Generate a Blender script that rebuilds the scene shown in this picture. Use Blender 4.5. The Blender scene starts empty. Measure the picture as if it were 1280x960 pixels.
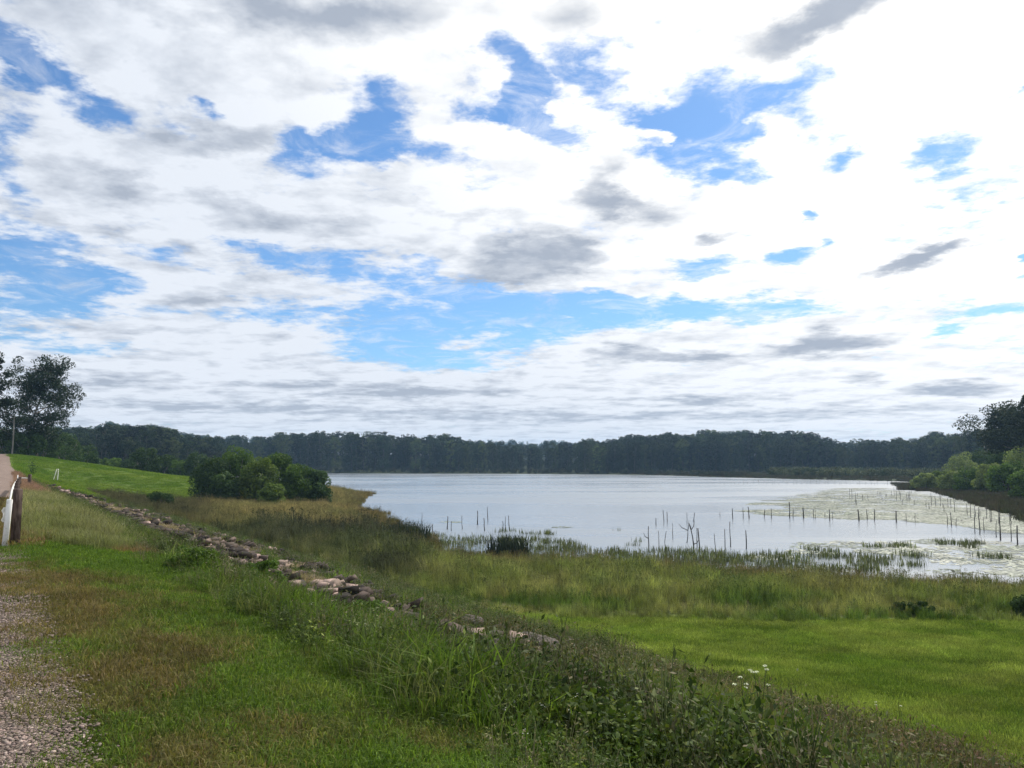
import bpy, math, random
import numpy as np
from mathutils import Vector, Matrix, Euler
R = math.radians
S = bpy.context.scene
COL = S.collection
rng = np.random.default_rng(7)
random.seed(7)

# ---------------------------------------------------------------- camera
FPX = 1000.0                     # focal length in pixels of the 1280 wide photograph
HOR = 578.0                      # horizon row
PITCH = math.atan((HOR - 480) / FPX)
cd = bpy.data.cameras.new('camera'); cam = bpy.data.objects.new('camera', cd); COL.objects.link(cam)
cd.sensor_width = 36; cd.lens = 36 * FPX / 1280; cd.clip_end = 9000; cd.clip_start = .05
cam.location = (0, 0, 0); cam.rotation_euler = (R(90) + PITCH, 0, 0)
S.camera = cam

# ---------------------------------------------------------------- sun, sky, exposure
SUN_AZ, SUN_EL = 38.0, 46.0       # degrees right of the view, degrees up
sd = bpy.data.lights.new('sun', 'SUN'); sd.energy = 4.6; sd.angle = R(.6); sd.color = (1, .95, .87)
sun = bpy.data.objects.new('sun', sd); COL.objects.link(sun)
sdir = Vector((math.sin(R(SUN_AZ)) * math.cos(R(SUN_EL)), math.cos(R(SUN_AZ)) * math.cos(R(SUN_EL)), math.sin(R(SUN_EL))))
sun.rotation_euler = sdir.to_track_quat('Z', 'Y').to_euler()
S.view_settings.view_transform = 'Standard'; S.view_settings.look = 'None'
S.view_settings.exposure = 0.0; S.view_settings.gamma = 1
S.view_settings.use_curve_mapping = False
S.cycles.use_denoising = True
S.cycles.max_bounces = 5; S.cycles.diffuse_bounces = 2; S.cycles.glossy_bounces = 2
S.cycles.transmission_bounces = 3; S.cycles.transparent_max_bounces = 4; S.cycles.volume_bounces = 0
S.cycles.caustics_reflective = False; S.cycles.caustics_refractive = False
S.cycles.sample_clamp_indirect = 4
S.cycles.use_adaptive_sampling = True; S.cycles.adaptive_threshold = .02

def px_azel(x, y):
    dx = (x - 640) / FPX; dy = (480 - y) / FPX
    v = Vector((dx, math.cos(PITCH) - math.sin(PITCH) * dy, math.sin(PITCH) + math.cos(PITCH) * dy)).normalized()
    return math.atan2(v.x, v.y), math.asin(v.z)

class N:
    """tiny node helper"""
    def __init__(s, tree): s.t = tree
    def n(s, typ, **kw):
        nd = s.t.nodes.new(typ)
        for k, v in kw.items():
            if k == 'i':
                for a, b in v.items():
                    if hasattr(b, 'is_linked') or isinstance(b, bpy.types.NodeSocket): s.t.links.new(b, nd.inputs[a])
                    else: nd.inputs[a].default_value = b
            else: setattr(nd, k, v)
        return nd
    def m(s, op, a, b=0.0, c=None, clamp=False):
        i = {0: a, 1: b}
        if c is not None: i[2] = c
        return s.n('ShaderNodeMath', operation=op, use_clamp=clamp, i=i).outputs[0]
    def noise(s, vec, scale, detail=4, rough=.5, dist=0.0, lac=2.0):
        return s.n('ShaderNodeTexNoise', i={'Vector': vec, 'Scale': scale, 'Detail': detail, 'Roughness': rough, 'Distortion': dist, 'Lacunarity': lac}).outputs['Fac']
    def ss(s, v, a, b, lo=0.0, hi=1.0):
        return s.n('ShaderNodeMapRange', interpolation_type='SMOOTHSTEP', i={0: v, 1: a, 2: b, 3: lo, 4: hi}).outputs[0]
    def mix(s, f, a, b, blend='MIX'):
        return s.n('ShaderNodeMix', data_type='RGBA', blend_type=blend, i={0: f, 6: a, 7: b}).outputs[2]
    def ramp(s, f, stops):
        nd = s.n('ShaderNodeValToRGB', i={0: f}); cr = nd.color_ramp
        while len(cr.elements) < len(stops): cr.elements.new(.5)
        for e, (p, c) in zip(cr.elements, stops): e.position = p; e.color = (*c, 1)
        return nd.outputs[0]

# name: x, y, rx, ry, weight, tilt(deg) in photograph measures, turned into azimuth / elevation
BLUE = [(60,95,150,22,.5,24),(20,300,80,14,.5,0),(330,375,160,14,.6,5),(720,400,120,14,.6,0),(560,440,120,12,.5,0),(400,165,120,14,.4,14),(30,60,75,34,.9,0),(12,190,34,80,.8,0),(110,125,100,26,.6,22),(215,150,60,20,.5,18),(243,133,20,15,.8,0),(372,185,52,42,.9,0),(455,145,56,50,1,30),
 (525,195,80,22,.6,12),(645,110,30,60,1,-20),(655,150,70,26,1,10),(722,92,60,36,.7,0),(800,135,90,26,.6,20),(870,145,90,55,1,-15),(985,110,100,34,.9,-14),
 (885,195,52,36,1,0),(1062,180,32,24,.9,0),(1176,190,58,36,1.1,-12),(935,222,40,20,.7,0),(1010,165,40,30,.5,0),
 (50,340,110,30,1,5),(45,385,110,26,1,0),(190,318,120,18,.8,8),(330,322,70,16,.6,6),(470,340,130,22,1,5),(640,378,170,24,1,0),(870,335,44,15,1,0),(860,385,130,18,.9,4),
 (70,432,120,14,.9,0),(500,430,90,30,.9,0),(650,425,70,14,.8,0),(590,455,100,10,.7,0),(770,378,90,14,.8,0),(990,317,30,12,1,0),(1278,92,12,32,1,0),(1277,335,12,16,1,0),
 (1250,392,80,9,.8,0),(1180,416,28,7,.8,0),(985,383,60,12,.8,10),(1015,257,14,12,.9,0),(1030,300,12,10,.9,0),(330,395,150,10,.6,0),(560,330,60,12,.5,8),(120,350,40,22,.5,0),
 (640,405,200,22,.8,0),(1135,105,8,6,.5,0)]
WHITE = [(265,352,130,32,.8,8),(180,410,230,14,.8,2),(250,445,300,16,.6,0),(915,128,24,22,.8,0),(880,175,26,16,.6,10),(800,165,50,10,.7,28),(840,180,40,9,.6,25),(960,170,34,30,.5,0),
 (560,385,34,10,.6,0),(605,420,50,8,.7,-8),(420,300,420,40,.5,8),(700,400,60,8,.5,0),(840,420,140,14,.7,0),(200,80,200,60,.5,0),(930,250,150,22,.6,0),(500,215,50,16,.5,0),(820,372,18,8,.6,0),(950,360,130,12,.5,0),(640,500,760,46,.7,0)]
GREY = [(655,330,95,34,1.1,-4),(700,318,50,22,.5,10),(765,225,34,46,.6,15),(780,265,95,18,.7,8),(1142,326,62,11,1.3,-6),(1040,432,92,14,1.2,-3),(1018,418,26,14,.6,0),(835,447,120,10,1.1,4),
 (250,258,260,26,.7,4),(1030,14,140,30,1.1,-6),(285,165,90,26,.8,-18),(380,8,300,42,.8,0),(885,296,34,10,.9,0),(1195,487,80,11,1,0),(1080,474,40,9,.6,0),(710,30,50,70,.35,0),(150,300,180,14,.5,5),(560,350,60,10,.3,0),
 (250,370,60,22,.5,0),(120,480,160,20,.5,0),(480,490,180,12,.7,0),(330,510,260,9,.7,0),(660,520,240,8,.7,0),(860,500,160,8,.6,0),(1000,515,200,9,.6,0),(600,268,160,16,.45,6),(160,150,120,40,.35,20),(1260,520,90,14,.5,0)]

w = bpy.data.worlds.new('World'); S.world = w; w.use_nodes = True
w.node_tree.nodes.clear(); q = N(w.node_tree)
d = q.n('ShaderNodeTexCoord').outputs['Generated']
nrm = q.n('ShaderNodeVectorMath', operation='NORMALIZE', i={0: d}).outputs[0]
sep = q.n('ShaderNodeSeparateXYZ', i={0: nrm})
az = q.m('ARCTAN2', sep.outputs[0], sep.outputs[1]); el = q.m('ARCSINE', sep.outputs[2])
zz = q.m('ADD', q.m('MAXIMUM', sep.outputs[2], 0.0), .10)
plane = q.n('ShaderNodeCombineXYZ', i={0: q.m('DIVIDE', sep.outputs[0], zz), 1: q.m('DIVIDE', sep.outputs[1], zz), 2: 0.0}).outputs[0]
# wobble of the direction, so that the cloud outlines are ragged
wob = q.n('ShaderNodeTexNoise', i={'Vector': plane, 'Scale': 2.6, 'Detail': 6, 'Roughness': .62}).outputs['Color']
wob = q.n('ShaderNodeVectorMath', operation='SUBTRACT', i={0: wob, 1: (.5, .5, .5)}).outputs[0]
elw = q.m('MULTIPLY', q.ss(el, 0.0, .5), 1.0)
amp = q.m('MULTIPLY_ADD', elw, .11, .02)
wobs = q.n('ShaderNodeVectorMath', operation='SCALE', i={0: wob, 'Scale': amp}).outputs[0]
wobs = q.n('ShaderNodeVectorMath', operation='MULTIPLY', i={0: wobs, 1: (1.6, 1.0, 0.0)}).outputs[0]
ae = q.n('ShaderNodeCombineXYZ', i={0: az, 1: el, 2: 0.0}).outputs[0]
ae = q.n('ShaderNodeVectorMath', operation='ADD', i={0: ae, 1: wobs}).outputs[0]
def blobs(lst):
    acc = None
    for (x, y, rx, ry, wt, tilt) in lst:
        a0, e0 = px_azel(x, y); a1, _ = px_azel(x + rx, y); _, e1 = px_azel(x, y - ry)
        mp = q.n('ShaderNodeMapping', vector_type='TEXTURE', i={0: ae, 1: (a0, e0, 0), 2: (0, 0, R(-tilt)), 3: (abs(a1 - a0) * 1.35, abs(e1 - e0) * 1.35, 1)})
        g = q.n('ShaderNodeTexGradient', gradient_type='SPHERICAL', i={0: mp.outputs[0]}).outputs['Fac']
        acc = q.m('MULTIPLY', g, wt) if acc is None else q.m('MULTIPLY_ADD', g, wt, acc)
    return acc
blue = q.m('MINIMUM', blobs(BLUE), 1.0); white = q.m('MINIMUM', blobs(WHITE), 1.0); grey = q.m('MINIMUM', blobs(GREY), 1.1)
f1 = q.noise(plane, 1.7, 9, .60, .25)
f2 = q.noise(plane, 6.5, 7, .62, .15)
f3 = q.noise(plane, 19.0, 6, .6, .1)
cov = q.m('ADD', q.m('MULTIPLY_ADD', q.m('SUBTRACT', f1, .5), 1.7, .34), q.m('MULTIPLY', q.m('SUBTRACT', f2, .5), 1.65))
cov = q.m('MULTIPLY_ADD', q.m('SUBTRACT', f3, .5), .85, cov)
cov = q.m('MULTIPLY_ADD', blue, -1.12, cov); cov = q.m('MULTIPLY_ADD', white, .8, cov); cov = q.m('MULTIPLY_ADD', grey, .6, cov)
veil = q.ss(q.noise(plane, 4.3, 9, .66, .9), .46, .80, 0, .75)
cloud = q.m('MAXIMUM', q.ss(cov, -.46, .30), veil)
sk = q.n('ShaderNodeTexSky', sky_type='NISHITA'); sk.sun_disc = False
sk.sun_elevation = R(SUN_EL); sk.sun_rotation = R(SUN_AZ); sk.altitude = 100; sk.air_density = 1.0; sk.dust_density = .6; sk.ozone_density = 1.5
blue_c = q.n('ShaderNodeVectorMath', operation='MULTIPLY', i={0: sk.outputs[0], 1: (.074, .107, .138)}).outputs[0]
# cloud brightness: whiter towards the sun, grey bases elsewhere
dots = q.n('ShaderNodeVectorMath', operation='DOT_PRODUCT', i={0: nrm, 1: tuple(sdir)}).outputs['Value']
glow = q.ss(dots, .55, .98)
thick = q.noise(plane, 2.3, 7, .58, .3)
fine = q.noise(plane, 8.0, 5, .52, .2)
dark = q.m('ADD', q.ss(thick, .45, .72, 0, .55), q.m('MULTIPLY', q.m('SUBTRACT', fine, .5), .5))
f2s = q.noise(q.n('ShaderNodeVectorMath', operation='ADD', i={0: plane, 1: (.045, .07, 0)}).outputs[0], 6.5, 5, .62, .15)
f1s = q.noise(q.n('ShaderNodeVectorMath', operation='ADD', i={0: plane, 1: (.10, .16, 0)}).outputs[0], 1.7, 6, .60, .25)
relief = q.m('ADD', q.m('MULTIPLY', q.m('SUBTRACT', f2s, f2), 1.2), q.m('MULTIPLY', q.m('SUBTRACT', f1s, f1), 2.4))
dark = q.m('ADD', dark, relief)
dark = q.m('MULTIPLY', dark, q.m('MULTIPLY_ADD', glow, -.95, 1.0))
gm = q.ss(q.m('MULTIPLY_ADD', q.m('SUBTRACT', fine, .5), .55, grey), .05, .80)
dark = q.m('ADD', dark, q.m('MULTIPLY', gm, .9), clamp=True)
lit = q.mix(glow, (.84, .89, .97, 1), (1.35, 1.33, 1.28, 1))
cc = q.mix(dark, lit, (.43, .485, .58, 1))
horiz = q.ss(el, .0, .10, 0.35, 0)
cc = q.mix(horiz, cc, (.70, .77, .86, 1))
skyc = q.mix(cloud, blue_c, cc)
bg = q.n('ShaderNodeBackground', i={0: skyc, 1: 1.0})
out = q.n('ShaderNodeOutputWorld', i={0: bg.outputs[0]})
w.cycles.sampling_method = 'MANUAL'; w.cycles.sample_map_resolution = 512

# ---------------------------------------------------------------- generic helpers
def vnoise(x, y, seed=0):
    """2-D value noise in numpy, -1..1"""
    x = np.asarray(x, float); y = np.asarray(y, float)
    xi = np.floor(x).astype(np.int64); yi = np.floor(y).astype(np.int64); xf = x - xi; yf = y - yi
    def h(a, b):
        n = (a * 374761393 + b * 668265263 + seed * 2246822519) & 0xffffffff
        n = ((n ^ (n >> 13)) * 1274126177) & 0xffffffff
        return ((n ^ (n >> 16)) & 0xffff) / 32767.5 - 1
    u = xf * xf * (3 - 2 * xf); v = yf * yf * (3 - 2 * yf)
    return (h(xi, yi) * (1 - u) + h(xi + 1, yi) * u) * (1 - v) + (h(xi, yi + 1) * (1 - u) + h(xi + 1, yi + 1) * u) * v
def fbm(x, y, seed=0, o=4):
    s = 0; a = 1; t = 0
    for k in range(o): s = s + a * vnoise(x * 2 ** k, y * 2 ** k, seed + k * 17); t += a; a *= .5
    return s / t
def sstep(v, a, b):
    t = np.clip((v - a) / (b - a), 0, 1); return t * t * (3 - 2 * t)

def mesh_from(name, V, F, mats, vattr=None, smooth=False, fmat=None):
    """V (n,3); F list of arrays each (m,k)"""
    me = bpy.data.meshes.new(name)
    V = np.asarray(V, np.float32); F = [np.asarray(f, np.int32) for f in F if len(f)]
    me.vertices.add(len(V)); me.vertices.foreach_set('co', V.ravel())
    nl = sum(f.size for f in F); nf = sum(len(f) for f in F)
    me.loops.add(nl); me.loops.foreach_set('vertex_index', np.concatenate([f.ravel() for f in F]))
    me.polygons.add(nf)
    tot = np.concatenate([np.full(len(f), f.shape[1], np.int32) for f in F]); st = np.concatenate([[0], np.cumsum(tot)[:-1]]).astype(np.int32)
    me.polygons.foreach_set('loop_start', st); me.polygons.foreach_set('loop_total', tot)
    if smooth: me.polygons.foreach_set('use_smooth', np.ones(nf, bool))
    if fmat is not None: me.polygons.foreach_set('material_index', np.asarray(fmat, np.int32))
    me.update(calc_edges=True)
    for m in (mats if isinstance(mats, (list, tuple)) else [mats]): me.materials.append(m)
    for k, a in (vattr or {}).items():
        a = np.asarray(a, np.float32)
        if a.ndim == 1: at = me.attributes.new(k, 'FLOAT', 'POINT'); at.data.foreach_set('value', a)
        else: at = me.attributes.new(k, 'FLOAT_COLOR', 'POINT'); at.data.foreach_set('color', a.ravel())
    return me
def link(name, me, parent=None, loc=None):
    o = bpy.data.objects.new(name, me); COL.objects.link(o)
    if parent is not None: o.parent = parent
    if loc is not None: o.location = loc
    return o
def tag(o, label=None, cat=None, group=None, kind=None):
    if label: o['label'] = label
    if cat: o['category'] = cat
    if group: o['group'] = group
    if kind: o['kind'] = kind
    return o
def empty(name, loc, rz=0, scale=1.0):
    o = bpy.data.objects.new(name, None); COL.objects.link(o); o.location = loc; o.rotation_euler = (0, 0, rz)
    o.scale = (scale,) * 3 if np.isscalar(scale) else scale; o.empty_display_size = .2
    return o
def copy_tree(o):
    r = o.copy(); COL.objects.link(r)
    for ch in list(o.children):
        c = ch.copy(); COL.objects.link(c); c.parent = r
        for g in list(ch.children):
            e = g.copy(); COL.objects.link(e); e.parent = c
    return r

# ---------------------------------------------------------------- materials
def newmat(name):
    m = bpy.data.materials.new(name); m.use_nodes = True; m.node_tree.nodes.clear(); return m, N(m.node_tree)
def surf(q, m, sh): q.n('ShaderNodeOutputMaterial', i={0: sh})
def leafmat(name, col=None, transl=.30, var=.35, rough=.65, spec=.10):
    """foliage: col None -> colour comes from the scatter's per-instance tint"""
    m, q = newmat(name)
    if col is None: base = q.n('ShaderNodeAttribute', attribute_type='INSTANCER', attribute_name='tint').outputs['Color']
    else: base = q.n('ShaderNodeRGB').outputs[0]; base.default_value = (*col, 1)
    lv = q.n('ShaderNodeAttribute', attribute_type='GEOMETRY', attribute_name='lv').outputs['Fac']
    rnd = q.n('ShaderNodeObjectInfo').outputs['Random']
    f = q.m('MULTIPLY', q.m('MULTIPLY_ADD', rnd, var, 1 - var / 2), q.m('MULTIPLY_ADD', lv, 1.0, .5))
    hsv = q.n('ShaderNodeHueSaturation', i={'Hue': q.m('MULTIPLY_ADD', lv, -.035, .5175), 'Saturation': 1.0, 'Value': f, 'Color': base}).outputs[0]
    p = q.n('ShaderNodeBsdfPrincipled', i={'Base Color': hsv, 'Roughness': rough, 'Specular IOR Level': spec})
    if transl > 0:
        t = q.n('ShaderNodeBsdfTranslucent', i={0: q.mix(1.0, hsv, (1.15, 1.25, .6, 1), 'MULTIPLY')})
        sh = q.n('ShaderNodeMixShader', i={0: transl, 1: p.outputs[0], 2: t.outputs[0]}).outputs[0]
    else: sh = p.outputs[0]
    surf(q, m, sh); return m
def barkmat(name, c1, c2, scale=6, rough=.85):
    m, q = newmat(name)
    co = q.n('ShaderNodeTexCoord').outputs['Object']
    mp = q.n('ShaderNodeMapping', i={0: co, 3: (1, 1, .22)}).outputs[0]
    f = q.noise(mp, scale, 6, .65)
    c = q.mix(q.ss(f, .38, .62), (*c1, 1), (*c2, 1))
    b = q.n('ShaderNodeBump', i={'Height': f, 'Strength': .6, 'Distance': .03}).outputs[0]
    p = q.n('ShaderNodeBsdfPrincipled', i={'Base Color': c, 'Roughness': rough, 'Specular IOR Level': .2, 'Normal': b})
    surf(q, m, p.outputs[0]); return m
M = {}
M['blade'] = leafmat('grass_blades', None, .35)
M['leaf_t'] = leafmat('weed_leaves', None, .25)
M['forest'] = leafmat('forest_leaves', None, .12, .5)
M['bark_far'] = barkmat('forest_bark', (.16, .15, .13), (.30, .28, .25), 2)
M['gum_bark'] = barkmat('gum_bark', (.10, .085, .07), (.26, .24, .21), 3)
M['dead'] = barkmat('dead_timber', (.035, .033, .030), (.085, .08, .075), 9)
M['gum_leaf'] = leafmat('gum_leaves', (.022, .038, .016), .10)
M['gum_leaf2'] = leafmat('gum_leaves_grey', (.040, .055, .030), .10)
M['shrub_a'] = leafmat('shrub_leaves', (.080, .135, .028), .32)
M['shrub_b'] = leafmat('shrub_leaves_dark', (.045, .080, .024), .25)
M['shrub_c'] = leafmat('shrub_leaves_pale', (.18, .225, .09), .35)
M['shrub_d'] = leafmat('shrub_leaves_yellowish', (.095, .140, .032), .32)
M['flower'] = leafmat('white_petals', (.80, .80, .74), .3, .1)
M['stalk'] = leafmat('weed_stalk', (.035, .04, .02), 0, .2)

# ---------------------------------------------------------------- terrain
K = .647                         # the dam runs to the left of the view: a = X + K*Y is constant along it
WATER = -7.0
def ray(x, y):
    dx = (x - 640) / FPX; dy = (480 - y) / FPX
    return np.array([dx, math.cos(PITCH) - math.sin(PITCH) * dy, math.sin(PITCH) + math.cos(PITCH) * dy])
def onplane(x, y, z):
    r = ray(x, y); t = z / r[2]; return r[:2] * t
LAKE_PX = [(200,592.5),(420,591.6),(600,592),(760,593),(830,594.2),(900,596.4),(1000,599),(1080,600.5),(1136,602),(1150,607),(1185,618),(1230,630),(1285,646),(1400,690),
 (1400,745),(1280,738),(1180,734),(1100,732),(950,723),(860,716),(780,710),(700,706),(640,704),(590,699),(545,690),(505,672),(488,655),(470,642),(440,634),(452,622),(462,617),(430,614),(400,607),(350,599),(260,595)]
LAKE = np.array([onplane(x, y, WATER) for x, y in LAKE_PX])
def lake_sd(X, Y):
    """signed distance to the shore: negative over the water"""
    X = np.asarray(X, float); Y = np.asarray(Y, float)
    d2 = np.full(X.shape, 1e18); ins = np.zeros(X.shape, bool); n = len(LAKE)
    for i in range(n):
        ax, ay = LAKE[i]; bx, by = LAKE[(i + 1) % n]; ex, ey = bx - ax, by - ay
        t = np.clip(((X - ax) * ex + (Y - ay) * ey) / (ex * ex + ey * ey), 0, 1)
        d2 = np.minimum(d2, (X - ax - t * ex) ** 2 + (Y - ay - t * ey) ** 2)
        c = (ay > Y) != (by > Y)
        if ey != 0: ins ^= c & (X < ex * (Y - ay) / ey + ax)
    dd = np.sqrt(d2); return np.where(ins, -dd, dd)
TA = np.array([-900, -30, -5, .5, 3.3, 8, 14, 20, 24, 35, 50, 80, 3000], float)
TY = np.array([-400, 75, 118, 160, 230, 330, 5000], float)
TZ = np.array([[-7, -6, -1.8, -1.65, -1.95, -3.2, -4.65, -6.0, -6.3, -6.4, -6.5, -6.7, -6.8],
               [-7, -6, -1.8, -1.65, -1.95, -3.2, -4.65, -6.0, -6.3, -6.4, -6.5, -6.7, -6.8],
               [-4, -1, -.35, -.3, -.8, -2.5, -4.2, -5.0, -5.4, -6.0, -6.4, -6.7, -6.8],
               [3, 2.4, 1.9, 1.7, 1.6, 1.2, .4, -.4, -1.0, -2.5, -3.9, -6.0, -6.8],
               [4, 3, 2, 1, 0, -.5, -1.5, -2.5, -3, -4, -5, -6.4, -6.8],
               [4, 2, 0, -1, -2, -3, -4, -4.5, -5, -5.5, -6, -6.4, -6.8],
               [4, 2, 0, -1, -2, -3, -4, -4.5, -5, -5.5, -6, -6.4, -6.8]])
HILLS = [(-470, 960, 27, 130, 190), (-330, 1100, 8, 260, 200), (40, 1650, 27, 110, 200), (-800, 1100, 10, 300, 300), (270, 720, 7, 130, 160), (-150, 800, 9, 220, 160), (620, 760, 12, 250, 200)]
def ground_z(X, Y, fine=True):
    X = np.asarray(X, float); Y = np.asarray(Y, float); a = X + K * Y
    ia = np.clip(np.searchsorted(TA, a) - 1, 0, len(TA) - 2); iy = np.clip(np.searchsorted(TY, Y) - 1, 0, len(TY) - 2)
    fa = np.clip((a - TA[ia]) / (TA[ia + 1] - TA[ia]), 0, 1); fy = np.clip((Y - TY[iy]) / (TY[iy + 1] - TY[iy]), 0, 1); fy = fy * fy * (3 - 2 * fy)
    z = (TZ[iy, ia] * (1 - fa) + TZ[iy, ia + 1] * fa) * (1 - fy) + (TZ[iy + 1, ia] * (1 - fa) + TZ[iy + 1, ia + 1] * fa) * fy
    far = sstep(Y, 300, 520)
    for hx, hy, A, sx, sy in HILLS: z = z + far * A * np.exp(-((X - hx) / sx) ** 2 - ((Y - hy) / sy) ** 2)
    z = z + far * np.clip((Y - 480) * .012, 0, 10)
    # unevenness
    slope = sstep(a, 3.5, 7) * (1 - sstep(a, 19, 23)) * (1 - sstep(Y, 85, 110))
    z = z + .05 * fbm(X / 3, Y / 3, 3) * sstep(a, .8, 2) + slope * (.16 * fbm(X / .9, Y / .9, 5) + .12 * fbm(X / 2.5, Y / 2.5, 9))
    if fine: z = z + .012 * fbm(X / .15, Y / .15, 8, 2)
    sd_ = lake_sd(X, Y)
    z = np.where(sd_ > 0, WATER + .03 + (z - WATER - .03) * sstep(sd_, -1, 11), WATER + .03 - np.minimum(1.3, .06 * -sd_))
    return z
def gz(x, y): return float(ground_z(np.array([x]), np.array([y]))[0])
def place(x, y):
    """where the photograph's sight line through (x, y) meets the ground"""
    r = ray(x, y); t = np.concatenate([np.arange(2, 60, .1), np.arange(60, 260, .4), np.arange(260, 1500, 3)])
    P = r[None] * t[:, None]; g = np.maximum(ground_z(P[:, 0], P[:, 1]), WATER)
    k = int(np.argmax(P[:, 2] <= g)); return (float(P[k, 0]), float(P[k, 1]), float(g[k]))
def at_depth(x, Y):
    """ground point seen in photo column x at forward distance Y"""
    X = (x - 640) / FPX * Y * 1.0048; return (X, Y, max(gz(X, Y), WATER))

ang = np.concatenate([np.linspace(-180, -50, 50)[:-1], np.linspace(-50, 50, 420), np.linspace(50, 180, 50)[1:-1]])
rad = np.concatenate([[.0], np.geomspace(.6, 260, 330), np.geomspace(270, 2500, 90)])
AA, RR = np.meshgrid(np.radians(ang), rad)
GX = RR * np.sin(AA); GY = RR * np.cos(AA); GZ = ground_z(GX, GY)
nr, na = GX.shape
ii = np.arange(nr * na).reshape(nr, na)
ii2 = np.concatenate([ii, ii[:, :1]], 1)
F = np.stack([ii2[:-1, :-1], ii2[1:, :-1], ii2[1:, 1:], ii2[:-1, 1:]], -1).reshape(-1, 4)[:, ::-1]
Aa = GX + K * GY
sdg = lake_sd(GX, GY)
def marsh_a(Y): return 20.5 - 7 * sstep(Y, 55, 95)
def ground_kind(X, Y, a, sd_):
    """weights: grass green, dry, soil, mud, rockdirt"""
    soil = sstep(a, 4.2, 5.6) * (1 - sstep(a, 18, 21)) * (1 - sstep(Y, 90, 105))
    mud = (1 - sstep(sd_, 1, 9)) * sstep(a, 12, 20)
    marsh = sstep(a, marsh_a(Y), marsh_a(Y) + 2.5) * sstep(Y, 33, 36) * (1 - sstep(Y, 112, 122) * (1 - sstep(X, -48, -42))) * (1 - sstep(Y, 200, 215))
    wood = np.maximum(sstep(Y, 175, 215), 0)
    return soil, mud, marsh, wood
so, mu, ma, wo = ground_kind(GX, GY, Aa, sdg)
gcol = np.stack([so, mu, ma, wo], -1).reshape(-1, 4)
m, q = newmat('ground_surface')
co = q.n('ShaderNodeTexCoord').outputs['Object']
at = q.n('ShaderNodeAttribute', attribute_name='zone'); sz = q.n('ShaderNodeSeparateColor', i={0: at.outputs['Color']})
n1 = q.noise(co, .35, 6, .6); n2 = q.noise(co, 7, 6, .65); n3 = q.noise(co, 40, 4, .6); n4 = q.noise(co, .09, 4, .5)
green = q.mix(q.ss(n1, .35, .65), (.095, .155, .018, 1), (.15, .20, .035, 1))
green = q.mix(q.ss(n2, .45, .75), green, (.10, .10, .035, 1))
green = q.mix(q.ss(n4, .42, .60, 0, .55), green, (.065, .105, .018, 1))
soilc = q.mix(q.ss(n2, .4, .65), (.035, .026, .020, 1), (.095, .072, .055, 1))
marshc = q.mix(q.ss(n2, .4, .6), (.05, .055, .025, 1), (.12, .10, .04, 1))
mudc = q.mix(q.ss(n2, .4, .6), (.035, .032, .022, 1), (.07, .06, .04, 1))
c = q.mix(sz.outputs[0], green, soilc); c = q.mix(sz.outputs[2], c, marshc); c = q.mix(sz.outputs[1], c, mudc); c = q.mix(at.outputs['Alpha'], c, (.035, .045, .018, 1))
c = q.mix(q.ss(n3, .3, .7), q.mix(1.0, c, (.75, .75, .75, 1), 'MULTIPLY'), c)
hb = q.m('ADD', q.m('MULTIPLY', n2, .6), q.m('MULTIPLY', n3, .3))
b = q.n('ShaderNodeBump', i={'Height': hb, 'Strength': .8, 'Distance': .06}).outputs[0]
p = q.n('ShaderNodeBsdfPrincipled', i={'Base Color': c, 'Roughness': .95, 'Specular IOR Level': .1, 'Normal': b})
surf(q, m, p.outputs[0]); M['ground'] = m
g = link('ground', mesh_from('ground', np.stack([GX, GY, GZ], -1).reshape(-1, 3), [F], m, {'zone': gcol}, True)); tag(g, kind='structure')

# road: gravel strip along the crest, with a ragged right edge
m, q = newmat('gravel'); co = q.n('ShaderNodeTexCoord').outputs['Object']
v = q.n('ShaderNodeTexVoronoi', i={'Vector': co, 'Scale': 48.0}); n1 = q.noise(co, 1.1, 6, .65); n2 = q.noise(co, 30, 5, .6)
c = q.mix(q.ss(n1, .35, .65), (.15, .105, .082, 1), (.23, .17, .14, 1))
c = q.mix(q.m('MULTIPLY', v.outputs['Color'], .65), c, (.16, .12, .10, 1))
c = q.mix(q.ss(n2, .5, .7, 0, .5), c, (.36, .30, .26, 1))
hb = q.m('ADD', q.m('MULTIPLY', v.outputs['Distance'], -1), n2)
b = q.n('ShaderNodeBump', i={'Height': hb, 'Strength': .9, 'Distance': .015}).outputs[0]
p = q.n('ShaderNodeBsdfPrincipled', i={'Base Color': c, 'Roughness': .9, 'Specular IOR Level': .2, 'Normal': b})
surf(q, m, p.outputs[0]); M['gravel'] = m
yy = np.concatenate([np.arange(-8, 24, .08), np.arange(24, 176, .5)])
def road_edge(y): return np.where(y < 15, .55, .55 + 0 * y) + np.clip((y - 20) * .03, 0, 2.6)
ed = road_edge(yy) + .10 * fbm(yy / .5, yy * 0, 4) + .05 * vnoise(yy / .08, yy * 0, 6)
cols = 34; tt = np.linspace(0, 1, cols)[None] ** .6
AAr = -5.5 + (ed[:, None] + 5.5) * tt; YYr = yy[:, None] + 0 * AAr; XXr = AAr - K * YYr
ZZr = ground_z(XXr, YYr, False) + .028; ZZr[:, -1] -= .06
ir = np.arange(ZZr.size).reshape(ZZr.shape)
F = np.stack([ir[:-1, :-1], ir[:-1, 1:], ir[1:, 1:], ir[1:, :-1]], -1).reshape(-1, 4)
o = link('gravel_road', mesh_from('gravel_road', np.stack([XXr, YYr, ZZr], -1).reshape(-1, 3), [F], m, None, True)); tag(o, kind='structure')

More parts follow.
